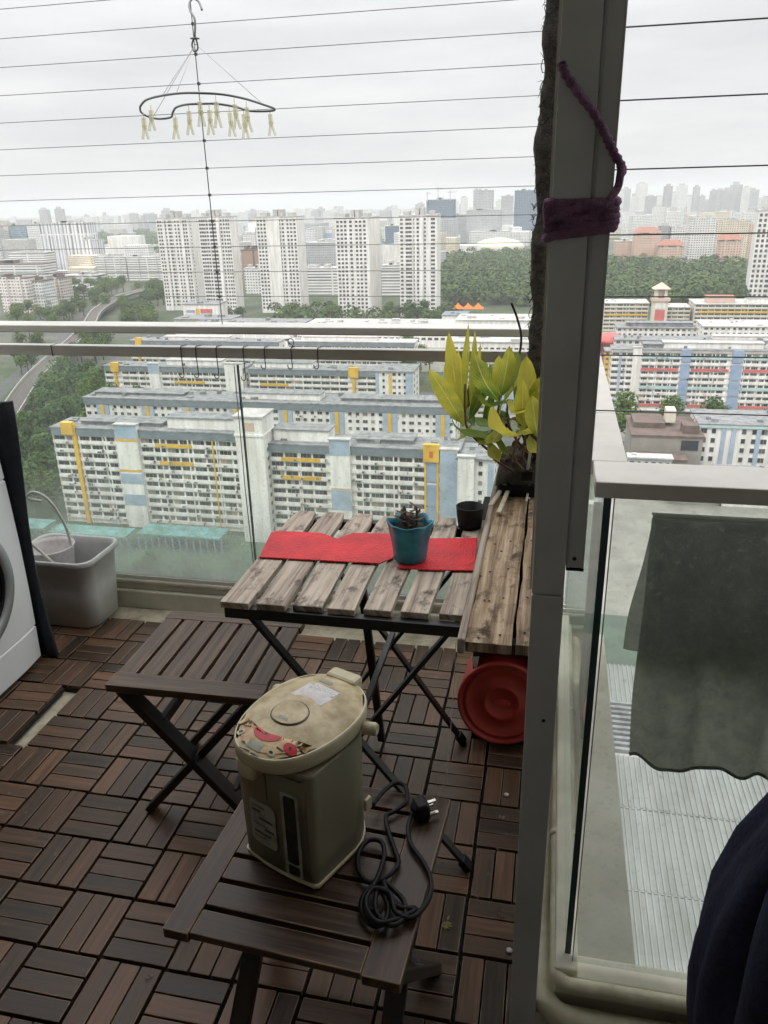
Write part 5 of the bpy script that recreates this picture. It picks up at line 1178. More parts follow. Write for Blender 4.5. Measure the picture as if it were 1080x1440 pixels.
# second row
bp_ = []
for x in (5.2, 24.5, 41.5, 61, 81, 101, 121, 140.5): bp_ += [(x, x+5.2, -.5, -24, -2.4, 'blue', 'blue_bay'), (x+1.9, x+3.3, -.8, -24, -2.5, 'yellow', 'yellow_column')]
hdb('long white block with slim blue and yellow columns, second row back', -180.5, -33, 273, -68.2, seed=4, clutter=60, depth=15, style='dots', bay=2.9, wh=1.1, pillars=bp_, fascia=('slate', 2.2), raised=[(64, 96, 4, 11, 2.2, 'hdb_white', 'roof_grey'), (2, 40, 5, 12, .8, 'roof_grey', 'roof_grey'), (104, 146, 5, 12, .9, 'roof_grey', 'roof_grey')])
# third row
hdb('white slab block with a yellow cap at its left end, third row back', -214, -141.5, 345, -70.4, seed=5, wh=1.2,
    towers=[(24, 29.4, -1.6, 1.8, [(-4.6, 0, 'blue'), (-16, -12, 'blue')]), (63.4, 72, -2.0, 2.6, [])],
    pillars=[(5.2, 6.4, -1.2, -21, 1.5, 'yellow', 'yellow_column'), (4.0, 8.0, -1.6, -2.4, 2.0, 'yellow', 'yellow_cap')], bands=[(36.5, 52, 1, 'yellow'), (37, 53, 4, 'yellow')], raised=[(32, 60, 2.5, 9, 2.4, 'hdb_white', 'roof_pale')])
hdb('white slab block with a yellow cap near its right end, third row back', -139, -78, 345, -70.6, seed=6, wh=1.2,
    pillars=[(50, 51.2, -1.2, -21, 1.5, 'yellow', 'yellow_column'), (48.4, 53.0, -1.6, -2.6, 2.0, 'yellow', 'yellow_cap')], bands=[(5, 19, 1, 'yellow'), (7, 18, 3, 'yellow')], raised=[(2, 30, 2.5, 9, 2.2, 'hdb_white', 'roof_grey')])
hdb('short white point block with orange accents and blue sides beside the third row', -73, -57, 322, -65.8, seed=7, depth=16, fascia=None, style='dots', bay=2.2, fl=2.7, pillars=[(5.8, 6.8, -.4, -26, -1, 'yellow', 'orange_strip'), (13, 16, -.5, -26, -.5, 'blue', 'blue_strip'), (0, 1.2, -.5, -26, -.5, 'blue', 'blue_strip')])
# fourth row, seen between the two rails
hdb('white slab block with a small yellow cap, fourth row back', -241, -150, 419, -70.8, seed=8, wh=1.2, maxn=60, pillars=[(4, 7.8, -1.6, -2.4, 2.0, 'yellow', 'yellow_cap'), (4.4, 6.0, -1.2, -20, 1.0, 'yellow', 'yellow_column')], bands=[(30, 44, 1, 'yellow')], raised=[(20, 60, 3, 9, 1.6, 'hdb_white', 'roof_pale')])
hdb('white slab block seen between the rails in front of the market sheds', -146, -74, 424, -71, seed=9, wh=1.2, maxn=60, roof='roof_pale', raised=[(8, 50, 3, 9, 1.8, 'hdb_white', 'roof_pale')])
hdb('cream block with yellow floor bands just left of the leafy plant', -37, -14, 352, -64.5, seed=10, wh=1.0, fascia=None, wall='hdb_cream', maxn=70, bands=[(.2, 11, k, 'yellow') for k in (1, 4, 7)], pillars=[(12.2, 22.6, -.5, -26, -1, 'blue', 'blue_panel')])
# low market roofs and shop building
def lowbox(name, label, X0, X1, Y0, Y1, z0, z1, wall, roof, cat='building', group=None, parts=()):
    t = thing(name, label, cat, (X0, Y0, GZ), group); h0 = z0-GZ
    lpart(t, 'wall', M[wall], [(0, 0, 0, X1-X0, Y1-Y0, z1-GZ)]); rb = [(-.6, -.6, z1-GZ+.004, X1-X0+.6, Y1-Y0+.6, z1-GZ+.5)]
    r2 = random.Random(int(X0*7+Y0)); L = X1-X0; D = Y1-Y0
    for k in range(int(max(2, L*D/260))):
        x, y = r2.uniform(0, L*.86), r2.uniform(0, D*.8); rb.append((x, y, z1-GZ+.5, x+min(L*.13, r2.uniform(2, 7)), y+min(D*.18, r2.uniform(1.5, 5)), z1-GZ+.5+r2.uniform(.5, 2.0)))
    lpart(t, 'roof', M[roof], rb)
    for (nm, m_, bx) in parts: lpart(t, nm, M[m_], [bx])
    return t
def lowwin(t, L, H, n, z, w, h, dark=True, maxn=100, y=-.003, rows=1, fl=3.2): put_windows(t, [(L*(k+.5)/n-w/2, y, z-r*fl, w, h, 2, dark, 0) for r in range(rows) for k in range(n)], maxn)
t = lowbox('market_shed', 'low market building with wide grey roofs in front of the white towers', -262, -178, 520, 575, GZ, -80, 'hdb_white', 'roof_grey'); lowwin(t, 84, 12, 22, 5, 2.6, 1.6)
t = lowbox('market_shed', 'long pale roofed market hall right of the grey roofed market building', -176, -62, 530, 580, GZ, -80.5, 'hdb_white', 'roof_pale'); lowwin(t, 114, 12, 26, 5, 2.8, 1.6)
t = lowbox('shop_building', 'small white shop building with a red and blue sign below the left tower', -292, -262, 596, 615, GZ, -72, 'hdb_white', 'roof_grey', parts=(('shop_sign', 'red_band', (15, -.4, 13.6, 25, -.004, 16.6)), ('shop_sign', 'blue_deep', (3, -.4, 14, 10, -.004, 15.8)), ('sign_symbol', 'yellow', (11, -.4, 12.5, 14, -.004, 17))))
t = lowbox('shop_annex', 'grey stepped annex in front of the small white shop building', -286, -240, 566, 590, GZ, -79.5, 'roof_pale', 'roof_grey')
t = lowbox('low_block', 'low white flat roofed building beyond the leafy plant', -62, -12, 470, 500, GZ, -78, 'hdb_white', 'roof_pale'); lowwin(t, 50, 14, 14, 9.5, 2.2, 1.5, rows=3)
t = lowbox('low_block', 'low white building with a curved dark canopy left of the shaggy pole', -66, -14, 545, 575, GZ, -76, 'hdb_white', 'roof_pale'); lowwin(t, 52, 16, 16, 11, 2.2, 1.5, rows=3)
t = lowbox('low_block', 'small white building with a green grey roof beside the fifth tower', -82, -64, 590, 612, GZ, -79, 'hdb_white', 'slate'); lowwin(t, 18, 12, 6, 8, 1.8, 1.4)
t = thing('tent_roof', 'orange peaked tent roof in front of the forest', 'tent', (-76, 640, GZ))
b = MB()
for k in range(3): b.rings([rrect(9, 9, .5, 2, k*8.0, 0, 12.0), rrect(3, 3, .3, 2, k*8.0, 0, 14.6), rrect(.4, .4, .1, 2, k*8.0, 0, 16.5)], smooth=False)
me = b.mesh('canopy', M['orange']); o = bpy.data.objects.new('canopy', me); col.objects.link(o); o.parent = t
lpart(t, 'legs', M['mull'], [(-4, -4, 0, -3.7, -3.7, 12), (20, -4, 0, 20.3, -3.7, 12)])

# five white towers in a row
def tower(label, X0, X1, Y, zt, depth, cols, rot=0, seed=1, fl=3.25, rib=(), wall='hdb_white', maxn=100, group='white residential towers', dark=True, sidecols=(), wh=1.7, top=True):
    L = X1-X0; H = zt-GZ; root = thing('residential_tower', label, 'tower', (X0, Y, GZ), group); root.rotation_euler = (0, 0, rot)
    bx = [(0, 0, 0, L, depth, H)]
    for (a, c, y) in rib: bx.append((a, y, 0, c, .3, H-.6))
    lpart(root, 'wall', M[wall], bx)
    r2 = random.Random(seed); rb = [(-.3, -.3, H+.01, L+.3, depth+.3, H+.9)]
    if top:
        x = .2*L
        for f, w, h in ((.08, .16, 3.0), (.40, .10, 5.6), (.53, .10, 5.6), (.76, .14, 2.8)): rb.append((f*L, depth*.2, H+.9, (f+w)*L, depth*.6, H+.9+h))
    lpart(root, 'roof', M['roof_pale'], rb)
    sp = []; nf = int((H-2)/fl)
    for k in range(nf):
        z = H-1.2-(k+1)*fl+1.1
        for (x, w, p) in cols:
            yy = -.004
            for (a, c, y) in rib:
                if a <= x and x+w <= c: yy = y-.004
            sp.append((x, yy, z, w, wh, p, dark, 0))
        for (y, w) in sidecols: sp.append((L+.004, y, z, w, wh*.8, 1, dark, PI/2))
    put_windows(root, sp, maxn); return root
def cols(L, spec): return [(f*L, w, p) for f, w, p in spec]
tower('left wing of the leftmost white tower pair, with dark stair slots', xat(227, 370, 715), xat(270, 370, 715), 715, -9.5, 26, cols(xat(270, 370, 715)-xat(227, 370, 715), [(.04, 1.6, 1), (.12, 1.6, 1), (.22, 2.4, 2), (.36, 2.6, 2), (.46, 2.4, 2), (.58, 1.6, 1), (.68, 1.6, 1), (.80, 2.6, 2), (.91, 1.6, 1)]), seed=1, rib=[(.0, 8.0, -1.2), (15.5, 26, -1.0)], sidecols=[(4, 1.6)])
tower('right wing of the leftmost white tower pair, with a blank right side', xat(284, 370, 697), xat(328, 370, 697), 697, -9.0, 18, cols(xat(328, 370, 697)-xat(284, 370, 697), [(.03, 1.8, 1), (.10, 1.8, 1), (.17, 1.8, 1), (.25, 1.8, 1), (.36, 6.6, 4), (.63, 1.5, 1), (.70, 1.5, 1), (.79, 1.5, 1), (.87, 1.5, 1), (.94, 1.3, 1)]), seed=2, rib=[(10.6, 20.5, -1.0)])
tower('third white tower from the left, standing alone with paired dark windows', xat(364, 370, 699), xat(420, 370, 699), 699, -10, 24, cols(xat(420, 370, 699)-xat(364, 370, 699), [(.03, 1.8, 1), (.11, 1.8, 1), (.19, 1.8, 1), (.30, 8.6, 5), (.56, 1.8, 1), (.64, 1.8, 1), (.76, 1.8, 1), (.84, 1.8, 1), (.93, 1.8, 1)]), seed=3, rib=[(11.5, 22, -1.0)])
tower('fourth white tower from the left, with a broad blank right flank', xat(473, 370, 665), xat(521, 370, 665), 665, -11.5, 40, cols(xat(521, 370, 665)-xat(473, 370, 665), [(.05, 2, 1), (.16, 2, 1), (.27, 2, 1), (.42, 2.2, 1), (.60, 2, 1), (.71, 2, 1), (.83, 2, 1)]), seed=4, rib=[(17.5, 29, -1.2)])
tower('fifth white tower from the left, beside the forest edge', xat(562, 370, 680), xat(614, 370, 680), 680, -11.0, 44, cols(xat(614, 370, 680)-xat(562, 370, 680), [(.03, 2.2, 2), (.17, 2.6, 2), (.25, 2.6, 2), (.38, 1.8, 1), (.47, 1.8, 1), (.66, 1.4, 1), (.84, 3.4, 2)]), seed=5, rib=[(5, 11, 0.0-.9), (13, 20, -1.6)], rot=math.radians(4))
# tall white tower at the right edge with black windows
tower('tall white tower with rows of black windows at the right edge', 171, 215, 790, -15.0, 26, cols(44, [(.03, 2.2, 1), (.12, 2.2, 1), (.21, 2.2, 1), (.30, 3.4, 2), (.42, 3.4, 2), (.53, 3.4, 2), (.64, 2.2, 1), (.74, 2.2, 1), (.83, 2.2, 1), (.92, 2.2, 1)]), seed=6, fl=4.3, wh=2.5, group='tall tower at the right', rot=math.radians(-6))

# left middle distance
def midblock(label, px0, px1, pyt, Y, depth, wallc, gm, cat='building', name='apartment_block', group=None, rot=0, zb=GZ, roof='roof_pale', extra=(), fins=0):
    x0, x1 = xat(px0, 380, Y), xat(px1, 380, Y); zt = atY((px0+px1)/2, pyt, Y).z; H = zt-zb; L = x1-x0
    t = thing(name, label, cat, (x0, Y, zb), group); t.rotation_euler = (0, 0, rot)
    bx = [(0, 0, 0, L, depth, H)]
    for k in range(fins): xx = L*(k+.5)/fins; bx.append((xx-L/fins*.16, -1.6, 0, xx+L/fins*.16, .2, H+1.5))
    lpart(t, 'wall', gm, bx)
    r2 = random.Random(int(px0*3+Y)); rb = [(-.4, -.4, H+.01, L+.4, depth+.4, H+.8)]
    for k in range(3): x = r2.uniform(0, L*.75); rb.append((x, depth*.25, H+.8, x+L*.16, depth*.7, H+.8+r2.uniform(1.5, 4)))
    lpart(t, 'roof', M[roof], rb)
    for (nm, m_, bxs) in extra: lpart(t, nm, M[m_], [(q[0]*L, q[1], q[2]*H, q[3]*L, q[4], q[5]*H) for q in bxs])
    return t
W = (.80, .795, .78); WW = (.12, .125, .13)
G = lambda nm, w, wi, sx, sz, fx=.55, fz=.45: gridmat(nm, w, wi, sx, sz, fx, fz)
g_white = G('white_grid_facade', W, (.14, .145, .15), 3.2, 3.0)
g_cream = G('cream_grid_facade', (.76, .68, .54), (.17, .15, .13), 3.0, 3.0, .5, .45)
g_pink = G('pink_grid_facade', (.72, .52, .41), (.20, .15, .13), 3.4, 3.1, .5, .45)
g_band = G('banded_facade', (.80, .79, .77), (.17, .17, .17), 30, 3.0, .94, .42)
g_glass = G('blue_glass_facade', (.30, .40, .46), (.10, .17, .22), 2.4, 3.4, .8, .75)
g_grey = G('grey_grid_facade', (.46, .47, .48), (.15, .155, .16), 3.0, 3.2, .5, .5)
g_dark = G('dark_blue_facade', (.16, .22, .29), (.05, .075, .11), 3.6, 3.3, .55, .55)
g_fin = G('vertical_fin_facade', (.80, .80, .81), (.22, .23, .25), 6.0, 60, .42, .97)
midblock('tall white slab with vertical grey bays, left of the first tower pair', 66, 133, 314, 1075, 22, W, g_fin, fins=6)
midblock('white slab with vertical bays behind the first, at the far left', 118, 137, 338, 1062, 26, W, g_fin, fins=2)
midblock('beige high block at the far left edge', 4, 22, 314, 1330, 24, W, g_cream)
midblock('blue glazed office block at the far left', 23, 47, 318, 1320, 24, W, g_glass)
midblock('pale block with a cream stripe between the blue office and the white slab', 48, 66, 315, 1310, 22, W, g_white)
midblock('grey slab cut by the left edge of the picture', -14, 5, 318, 1290, 22, W, g_grey)
midblock('long white terrace block below the tall slab', 16, 66, 356, 1010, 24, W, g_band)
midblock('long grey and white slab block behind the trees left of the towers', 135, 178, 362, 1010, 20, W, g_band, fins=2)
midblock('grey and white slab continuing right towards the first tower', 180, 231, 362, 1006, 20, W, g_band, fins=2)
midblock('white stepped block behind the railway trees', 84, 134, 388, 900, 26, W, g_band, fins=3)
midblock('white block with pinkish balconies at the lower left of the skyline', -6, 33, 392, 690, 18, W, G('pinkish_balcony_facade', (.80, .76, .74), (.24, .17, .15), 3.6, 2.9, .62, .45), roof='roof_brown', fins=2)
midblock('narrow white block with dark windows beside the pinkish one', 34, 54, 396, 700, 22, W, g_white, roof='roof_brown')
midblock('brown and white block between the narrow one and the trees', 55, 82, 392, 735, 20, W, G('brown_balcony_facade', (.60, .56, .52), (.16, .12, .10), 3.4, 2.9, .6, .5), roof='roof_brown', fins=2)
midblock('pale low terrace above the pinkish block', -10, 60, 372, 860, 28, W, g_band, roof='roof_brown')
midblock('white block with a striped front behind the trees, left of the railway', 84, 118, 406, 800, 20, W, g_band, fins=2)
midblock('brown brick building between the second and third towers', 341, 366, 352, 905, 22, W, G('brown_brick_facade', (.36, .24, .17), (.18, .12, .09), 7, 60, .35, .9), roof='roof_brown')
midblock('small white building below the brown brick one', 343, 364, 378, 850, 18, W, g_white)
midblock('wide pale mall roof between the third and fourth towers', 432, 474, 342, 1080, 60, W, g_grey)
midblock('pale block with dark strips behind the fourth tower', 430, 474, 378, 840, 24, W, g_band)
midblock('white housing block between the fourth and fifth towers', 536, 564, 374, 830, 22, W, g_band)
midblock('dark glass office between the fourth and fifth towers', 543, 561, 318, 1400, 26, W, g_dark)
midblock('pale office block with blue glass above the mall roof', 432, 474, 322, 1500, 30, W, g_white, extra=(('glass_bay', 'blue_deep', [(.65, -.6, .2, .98, -.01, .85)]),))
midblock('grey block behind the gap of the first tower pair', 283, 300, 318, 1250, 24, W, g_grey)
midblock('white block peeping out right of the second tower wing', 345, 362, 330, 1400, 24, W, g_white)
# hazy high-rises towards the centre
midblock('unfinished dark condominium tower topped by cranes', 600, 637, 281, 1780, 40, W, g_dark)
midblock('pale stepped condominium with a split crown', 664, 690, 268, 1790, 34, W, g_grey)
midblock('lower wing of the pale stepped condominium', 655, 702, 296, 1760, 34, W, g_grey)
midblock('slim pale tower right of the stepped condominium', 702, 718, 276, 2150, 30, W, g_grey)
midblock('dark blue condominium tower left of the shaggy pole', 720, 752, 268, 1950, 36, W, g_dark, fins=4)
midblock('grey tower between the fifth tower and the stepped condominium', 640, 654, 302, 1900, 30, W, g_grey)
midblock('white low block at the foot of the stepped condominium', 660, 716, 326, 1650, 30, W, g_white)
t = thing('dome_hall', 'low pale domed hall at the edge of the forest', 'hall', (xat(700, 345, 1480), 1500, GZ))
b = MB(); b.rings([[(46*f*math.cos(2*PI*k/28), 40*f*math.sin(2*PI*k/28), z) for k in range(28)] for f, z in ((1, 0), (1, 12), (.94, 16), (.8, 20), (.55, 24), (.25, 26), (.03, 27))]); me = b.mesh('dome', M['hdb_cream']); o = bpy.data.objects.new('dome', me); col.objects.link(o); o.parent = t
lpart(t, 'entrance_wing', M['hdb_white'], [(-75, -30, 0, -30, 12, 16)])
def crane(px, pyt, pyb, jib, label):
    Y = 1775; p = atY(px, pyb, Y); h = atY(px, pyt, Y).z-p.z
    t = thing('tower_crane', label, 'crane', p, 'tower cranes on the unfinished condominium'); b = MB(); b.box((-.9, -.9, 0), (.9, .9, h)); me = b.mesh('mast', M['alu_dark']); o = bpy.data.objects.new('mast', me); col.objects.link(o); o.parent = t
    b = MB(); b.bar((-jib*.35, 0, h*.8), (jib, 0, h*.86), 1.1, 1.1); b.bar((-jib*.3, 0, h*.8), (0, 0, h), .5, .5); b.bar((jib*.8, 0, h*.85), (0, 0, h), .5, .5); me = b.mesh('jib', M['alu_dark']); o = bpy.data.objects.new('jib', me); col.objects.link(o); o.parent = t
crane(601, 270, 283, 10, 'left tower crane on the unfinished condominium'); crane(616, 263, 282, 14, 'tallest tower crane, in the middle of the unfinished condominium'); crane(633, 268, 282, 16, 'right tower crane on the unfinished condominium')

# right of the post: pink cluster, low ring, blue and red block
def redroof(t, L, D, H, x0, x1):
    b = MB(); b.rings([[(x0, -1, H+.9), (x1, -1, H+.9), (x1, D+1, H+.9), (x0, D+1, H+.9)], [(x0+(x1-x0)*.25, D*.3, H+8), (x1-(x1-x0)*.25, D*.3, H+8), (x1-(x1-x0)*.25, D*.7, H+8), (x0+(x1-x0)*.25, D*.7, H+8)]], smooth=False)
    me = b.mesh('hipped_roof', M['roof_red']); o = bpy.data.objects.new('hipped_roof', me); col.objects.link(o); o.parent = t
for (a, c, yt, Y, m_, lb, rr_) in ((862, 886, 340, 1190, g_pink, 'pink block at the left of the pink cluster, next to the post', 0), (888, 924, 330, 1160, g_pink, 'pink block with a broad red hipped roof', 1), (922, 936, 318, 1260, g_grey, 'tall grey slab behind the red hipped roof', 0), (938, 962, 320, 1255, g_white, 'pale tall slab between the red roofs', 0), (924, 958, 348, 1130, g_pink, 'lower pink block with its own red roof, in front of the pale slab', 1),
        (964, 1000, 308, 1180, g_white, 'tall white block with beige stripes in the pink cluster', 0), (1000, 1046, 310, 1230, g_cream, 'tall cream block right of the white striped one', 0), (1008, 1038, 340, 1120, g_pink, 'pink block with a red roof below the tall cream block', 1), (1042, 1072, 316, 1300, g_pink, 'pinkish block half hidden by the tall tower with black windows', 0)):
    t = midblock(lb, a, c, yt, Y, 24, W, m_, group='pink cluster beyond the forest', fins=2)
    if rr_: q = [o for o in t.children if o.name.startswith('wall')][0]; H = max(v.co.z for v in q.data.vertices); redroof(t, 0, 24, H, -2, xat(c, 380, Y)-xat(a, 380, Y)+2)
hdb('curved row of cream low flats left of the clock tower', xat(850, 430, 594), xat(912, 430, 594), 594, -70.5, seed=21, wall='hdb_cream', style='strip', maxn=60, fascia=None, roof='roof_pale', depth=24, bands=[(1, 30, 2, 'yellow')], group='cream low flats in front of the forest')
hdb('cream low flats just right of the red clock tower', xat(938, 430, 590), xat(972, 430, 590), 592, -73, seed=22, wall='hdb_cream', maxn=60, fascia=None, roof='roof_pale', depth=22, group='cream low flats in front of the forest')
hdb('long cream low flats at the right in front of the black windowed tower', xat(978, 430, 585), xat(1110, 430, 585), 585, -70, seed=23, wall='hdb_cream', maxn=80, fascia=None, roof='roof_pale', depth=30, bands=[(2, 70, 1, 'yellow')], raised=[(8, 26, 4, 16, 4, 'hdb_pink', 'roof_red'), (34, 66, 5, 15, 3, 'hdb_white', 'roof_pale')], group='cream low flats in front of the forest')
ct = thing('clock_tower', 'square clock tower with a red shaft and a small cream pavilion on top', 'tower', (xat(918, 430, 578), 578, GZ))
lpart(ct, 'shaft', M['hdb_cream'], [(0, 0, 0, 10, 9, 25)]); lpart(ct, 'red_panel', M['red_band'], [(1.8, -.3, 4, 8.2, -.004, 19.2)]); lpart(ct, 'white_panel', M['hdb_white'], [(1.8, -.3, 20, 8.2, -.004, 24)])
lpart(ct, 'pavilion', M['hdb_cream'], [(1, .8, 27.0, 3, 8, 33), (7, .8, 27.0, 9, 8, 33), (3.01, 4, 27.0, 6.99, 8, 33)]); lpart(ct, 'cornice', M['hdb_pink'], [(-1, -1, 25.003, 11, 10, 26.99)])
b = MB(); b.rings([[(-1, -1, 33.01), (11, -1, 33.01), (11, 10, 33.01), (-1, 10, 33.01)], [(4.6, 4, 37), (5.4, 4, 37), (5.4, 5, 37), (4.6, 5, 37)]], smooth=False); me = b.mesh('pyramid_roof', M['hdb_pink']); o = bpy.data.objects.new('pyramid_roof', me); col.objects.link(o); o.parent = ct
hdb('grey roofed white block with dark arches, behind the blue and red block', xat(868, 455, 500), xat(990, 455, 500), 500, -73.5, seed=24, style='dots', bay=3.0, maxn=80, fascia=None, depth=16, group='white blocks behind the blue and red block', raised=[(6, 44, 4, 12, 2, 'roof_grey', 'roof_grey')])
hdb('wide white flat roofed block at the right edge behind the blue and red block', xat(990, 455, 480), xat(1120, 455, 480), 480, -69.5, seed=25, style='dots', bay=3.0, maxn=80, fascia=None, roof='roof_pale', depth=26, group='white blocks behind the blue and red block')
hdb('low white row with a grey roof directly behind the blue and red block', xat(866, 470, 440), xat(1120, 470, 440), 440, -71.0, seed=26, style='dots', bay=3.2, maxn=80, fascia=None, depth=14, roof='roof_grey', group='white blocks behind the blue and red block', raised=[(50, 100, 3, 10, 1.6, 'hdb_white', 'roof_pale')])
rbk = thing('round_kiosk', 'round red pavilion roof beside the metal post', 'pavilion', (xat(858, 470, 460), 460, GZ))
b = MB(); b.lathe([(7, 0), (7, 17), (8.5, 17.2), (8.2, 18.5), (5, 21), (1, 22)], n=24, cap1=True); me = b.mesh('drum', M['red_band']); o = bpy.data.objects.new('drum', me); col.objects.link(o); o.parent = rbk
put_windows(rbk, [(6.9*math.cos(a)-.0, 6.9*math.sin(a), 12, 1.8, 2, 1, True, a+PI/2) for a in [-2.6, -2.1, -1.6, -1.1]], 100)
hdb('small yellow block below the round red pavilion', xat(853, 475, 415), xat(866, 475, 415), 415, -72.5, seed=27, style='dots', bay=3, wall='yellow', fascia=None, depth=10, group='yellow block beside the post')
RX0 = xat(858, 530, 373); RL = xat(1110, 530, 373)-RX0; sx = lambda px: xat(px, 530, 373)-RX0
rb_b = []; rb_p = []
for (p0, p1) in ((955, 968), (1026, 1041)):
    for z0, z1 in ((-5.0, .6), (-12.5, -6.0), (-19.8, -13.5), (-27, -20.8)): rb_p.append((sx(p0), sx(p1), -1.1, z0, z1, 'blue_deep', 'blue_panel'))
for k, m_ in ((2, 'red_band'), (8, 'red_band'), (0, 'aqua'), (5, 'aqua')):
    for (p0, p1) in ((900, 952), (970, 1023), (1043, 1100)): rb_b.append((sx(p0), sx(p1), k, m_))
hdb('white block with red bands and blue columns, seen over the right railing', RX0, RX0+RL, 373, -64.2, seed=28, clutter=60, wh=1.1, bay=3.3, pillars=rb_p+[(sx(868), sx(872), -.5, -28, -1.5, 'blue', 'blue_strip')], bands=rb_b, fascia=('roof_pale', 1.0), raised=[(sx(902), sx(930), 3, 9, 1.6, 'roof_grey', 'roof_grey'), (sx(930), sx(1070), 3, 9, 2.4, 'hdb_white', 'roof_pale')], towers=[(sx(887), sx(899), -1.0, 1.2, [])], skip=[(sx(953), sx(969)), (sx(1024), sx(1042))], group='blue and red block at the right')
# brown roofed building, blue white building, white row at the right
t = thing('brown_roof_building', 'building with stepped brown roofs over the right railing', 'building', (xat(886, 620, 282), 276, GZ))
L = xat(984, 620, 282)-xat(886, 620, 282)
lpart(t, 'wall', M['path_brown'], [(0, 0, 0, L, 26, 15), (0, -8, 0, L*.75, -.01, 9)])
lpart(t, 'roof', M['roof_brown'], [(-.5, -.4, 15.01, L+.5, 26.5, 15.6), (1, 9, 15.61, L*.5, 22, 17.5), (L*.72, 3, 15.61, L*.95, 9, 18.5)])
lpart(t, 'lower_roof', M['roof_brown'], [(-.5, -8.5, 9.01, L*.76, -.42, 9.6)])
lpart(t, 'chimney', M['hdb_cream'], [(L*.52, 12, 17.0, L*.66, 18, 21.5)]); lpart(t, 'skylight', M['win_dark'], [(L*.70, -.2, 10.5, L*.94, -.013, 14)])
hdb('white low wing with a row of dark windows in front of the brown roofs', xat(884, 645, 262), xat(945, 645, 262), 262, -80.6, seed=31, style='dark', bay=2.2, fascia=('slate', .8), depth=4, roof='roof_pale', group='white low wings at the right', fl=3.0)
hdb('pale blue and white four storey building right of the brown roofs', xat(981, 620, 284), xat(1110, 620, 284), 284, -74.2, seed=32, style='dark', bay=3.4, fl=3.4, wh=1.7, depth=20, fascia=('aqua', 1.0), group='pale blue building at the right', bands=(), pillars=[(xat(p, 620, 284)-xat(981, 620, 284), xat(p+6, 620, 284)-xat(981, 620, 284), -.5, -17, -1.1, 'blue', 'blue_panel') for p in (1013, 1027, 1062)])
hdb('white two storey house with a grey roof at the right edge above the railing', xat(1020, 650, 250), xat(1110, 650, 250), 250, -83.5, seed=33, style='dark', bay=3.4, depth=16, fascia=None, group='white low wings at the right', roof='roof_grey')
lowbox('walkway_roof', 'glass and grey covered walkway in front of the brown roofs', xat(940, 655, 256), xat(1016, 655, 256), 250, 258, GZ, -86, 'path_brown', 'roof_pale')
# down through the right glass: ribbed car park roof
t = thing('car_park_roof', 'large pale ribbed sheet roof far below the towel', 'roof', (5.5, 50, GZ))
b = MB(); b.box((0, 0, 0), (72, 92, 5.0)); me = b.mesh('wall', M['pave']); o = bpy.data.objects.new('wall', me); col.objects.link(o); o.parent = t
b = MB(); N = 84
prof = []
for k in range(N): x = 72*k/N; w = 72/N; prof += [(x, 0), (x+w*.55, 0), (x+w*.62, .28), (x+w*.92, .28)]
prof.append((72, 0))
for (y0, y1) in ((-.3, 20.9), (21.1, 34.9), (35.1, 50.9), (51.1, 63.5), (79, 92)):
    P = [[(x, y0, 5.1+z) for x, z in prof], [(x, y1, 5.1+z) for x, z in prof]]; b.grid(P, smooth=False)
me = b.mesh('ribbed_sheet', M['car_roof']); o = bpy.data.objects.new('ribbed_sheet', me); col.objects.link(o); o.parent = t
lpart(t, 'louvre', M['roof_grey'], [(.5, 64.3+k*1.5, 5.01, 71, 65.0+k*1.5, 5.8) for k in range(10)]); lpart(t, 'gutter', M['roof_grey'], [(0, y-.1, 5.01, 72, y+.1, 5.25) for y in (21, 35, 51)])
# turquoise shelter roofs at the foot of the nearest block
for k, (x0, x1, y0, y1, lb) in enumerate(((-178, -146, 189, 196, 'turquoise walkway canopy left of the nearest slab block'), (-143, -118, 187, 193.5, 'turquoise walkway canopy at the foot of the nearest slab block, beside the grey bin'), (-116, -90, 190, 197.5, 'turquoise walkway canopy at the foot of the nearest slab block, left of the stair tower'))):
    t = thing('walkway_canopy', lb, 'canopy', (x0, y0, GZ)); L = x1-x0
    lpart(t, 'canopy_sheet', M['turq'], [(0, 0, 4.6, L, y1-y0, 5.0)]); lpart(t, 'post', M['blue_deep'], [(L*j/12, .3, 0, L*j/12+.35, .6, 4.59) for j in range(13)])

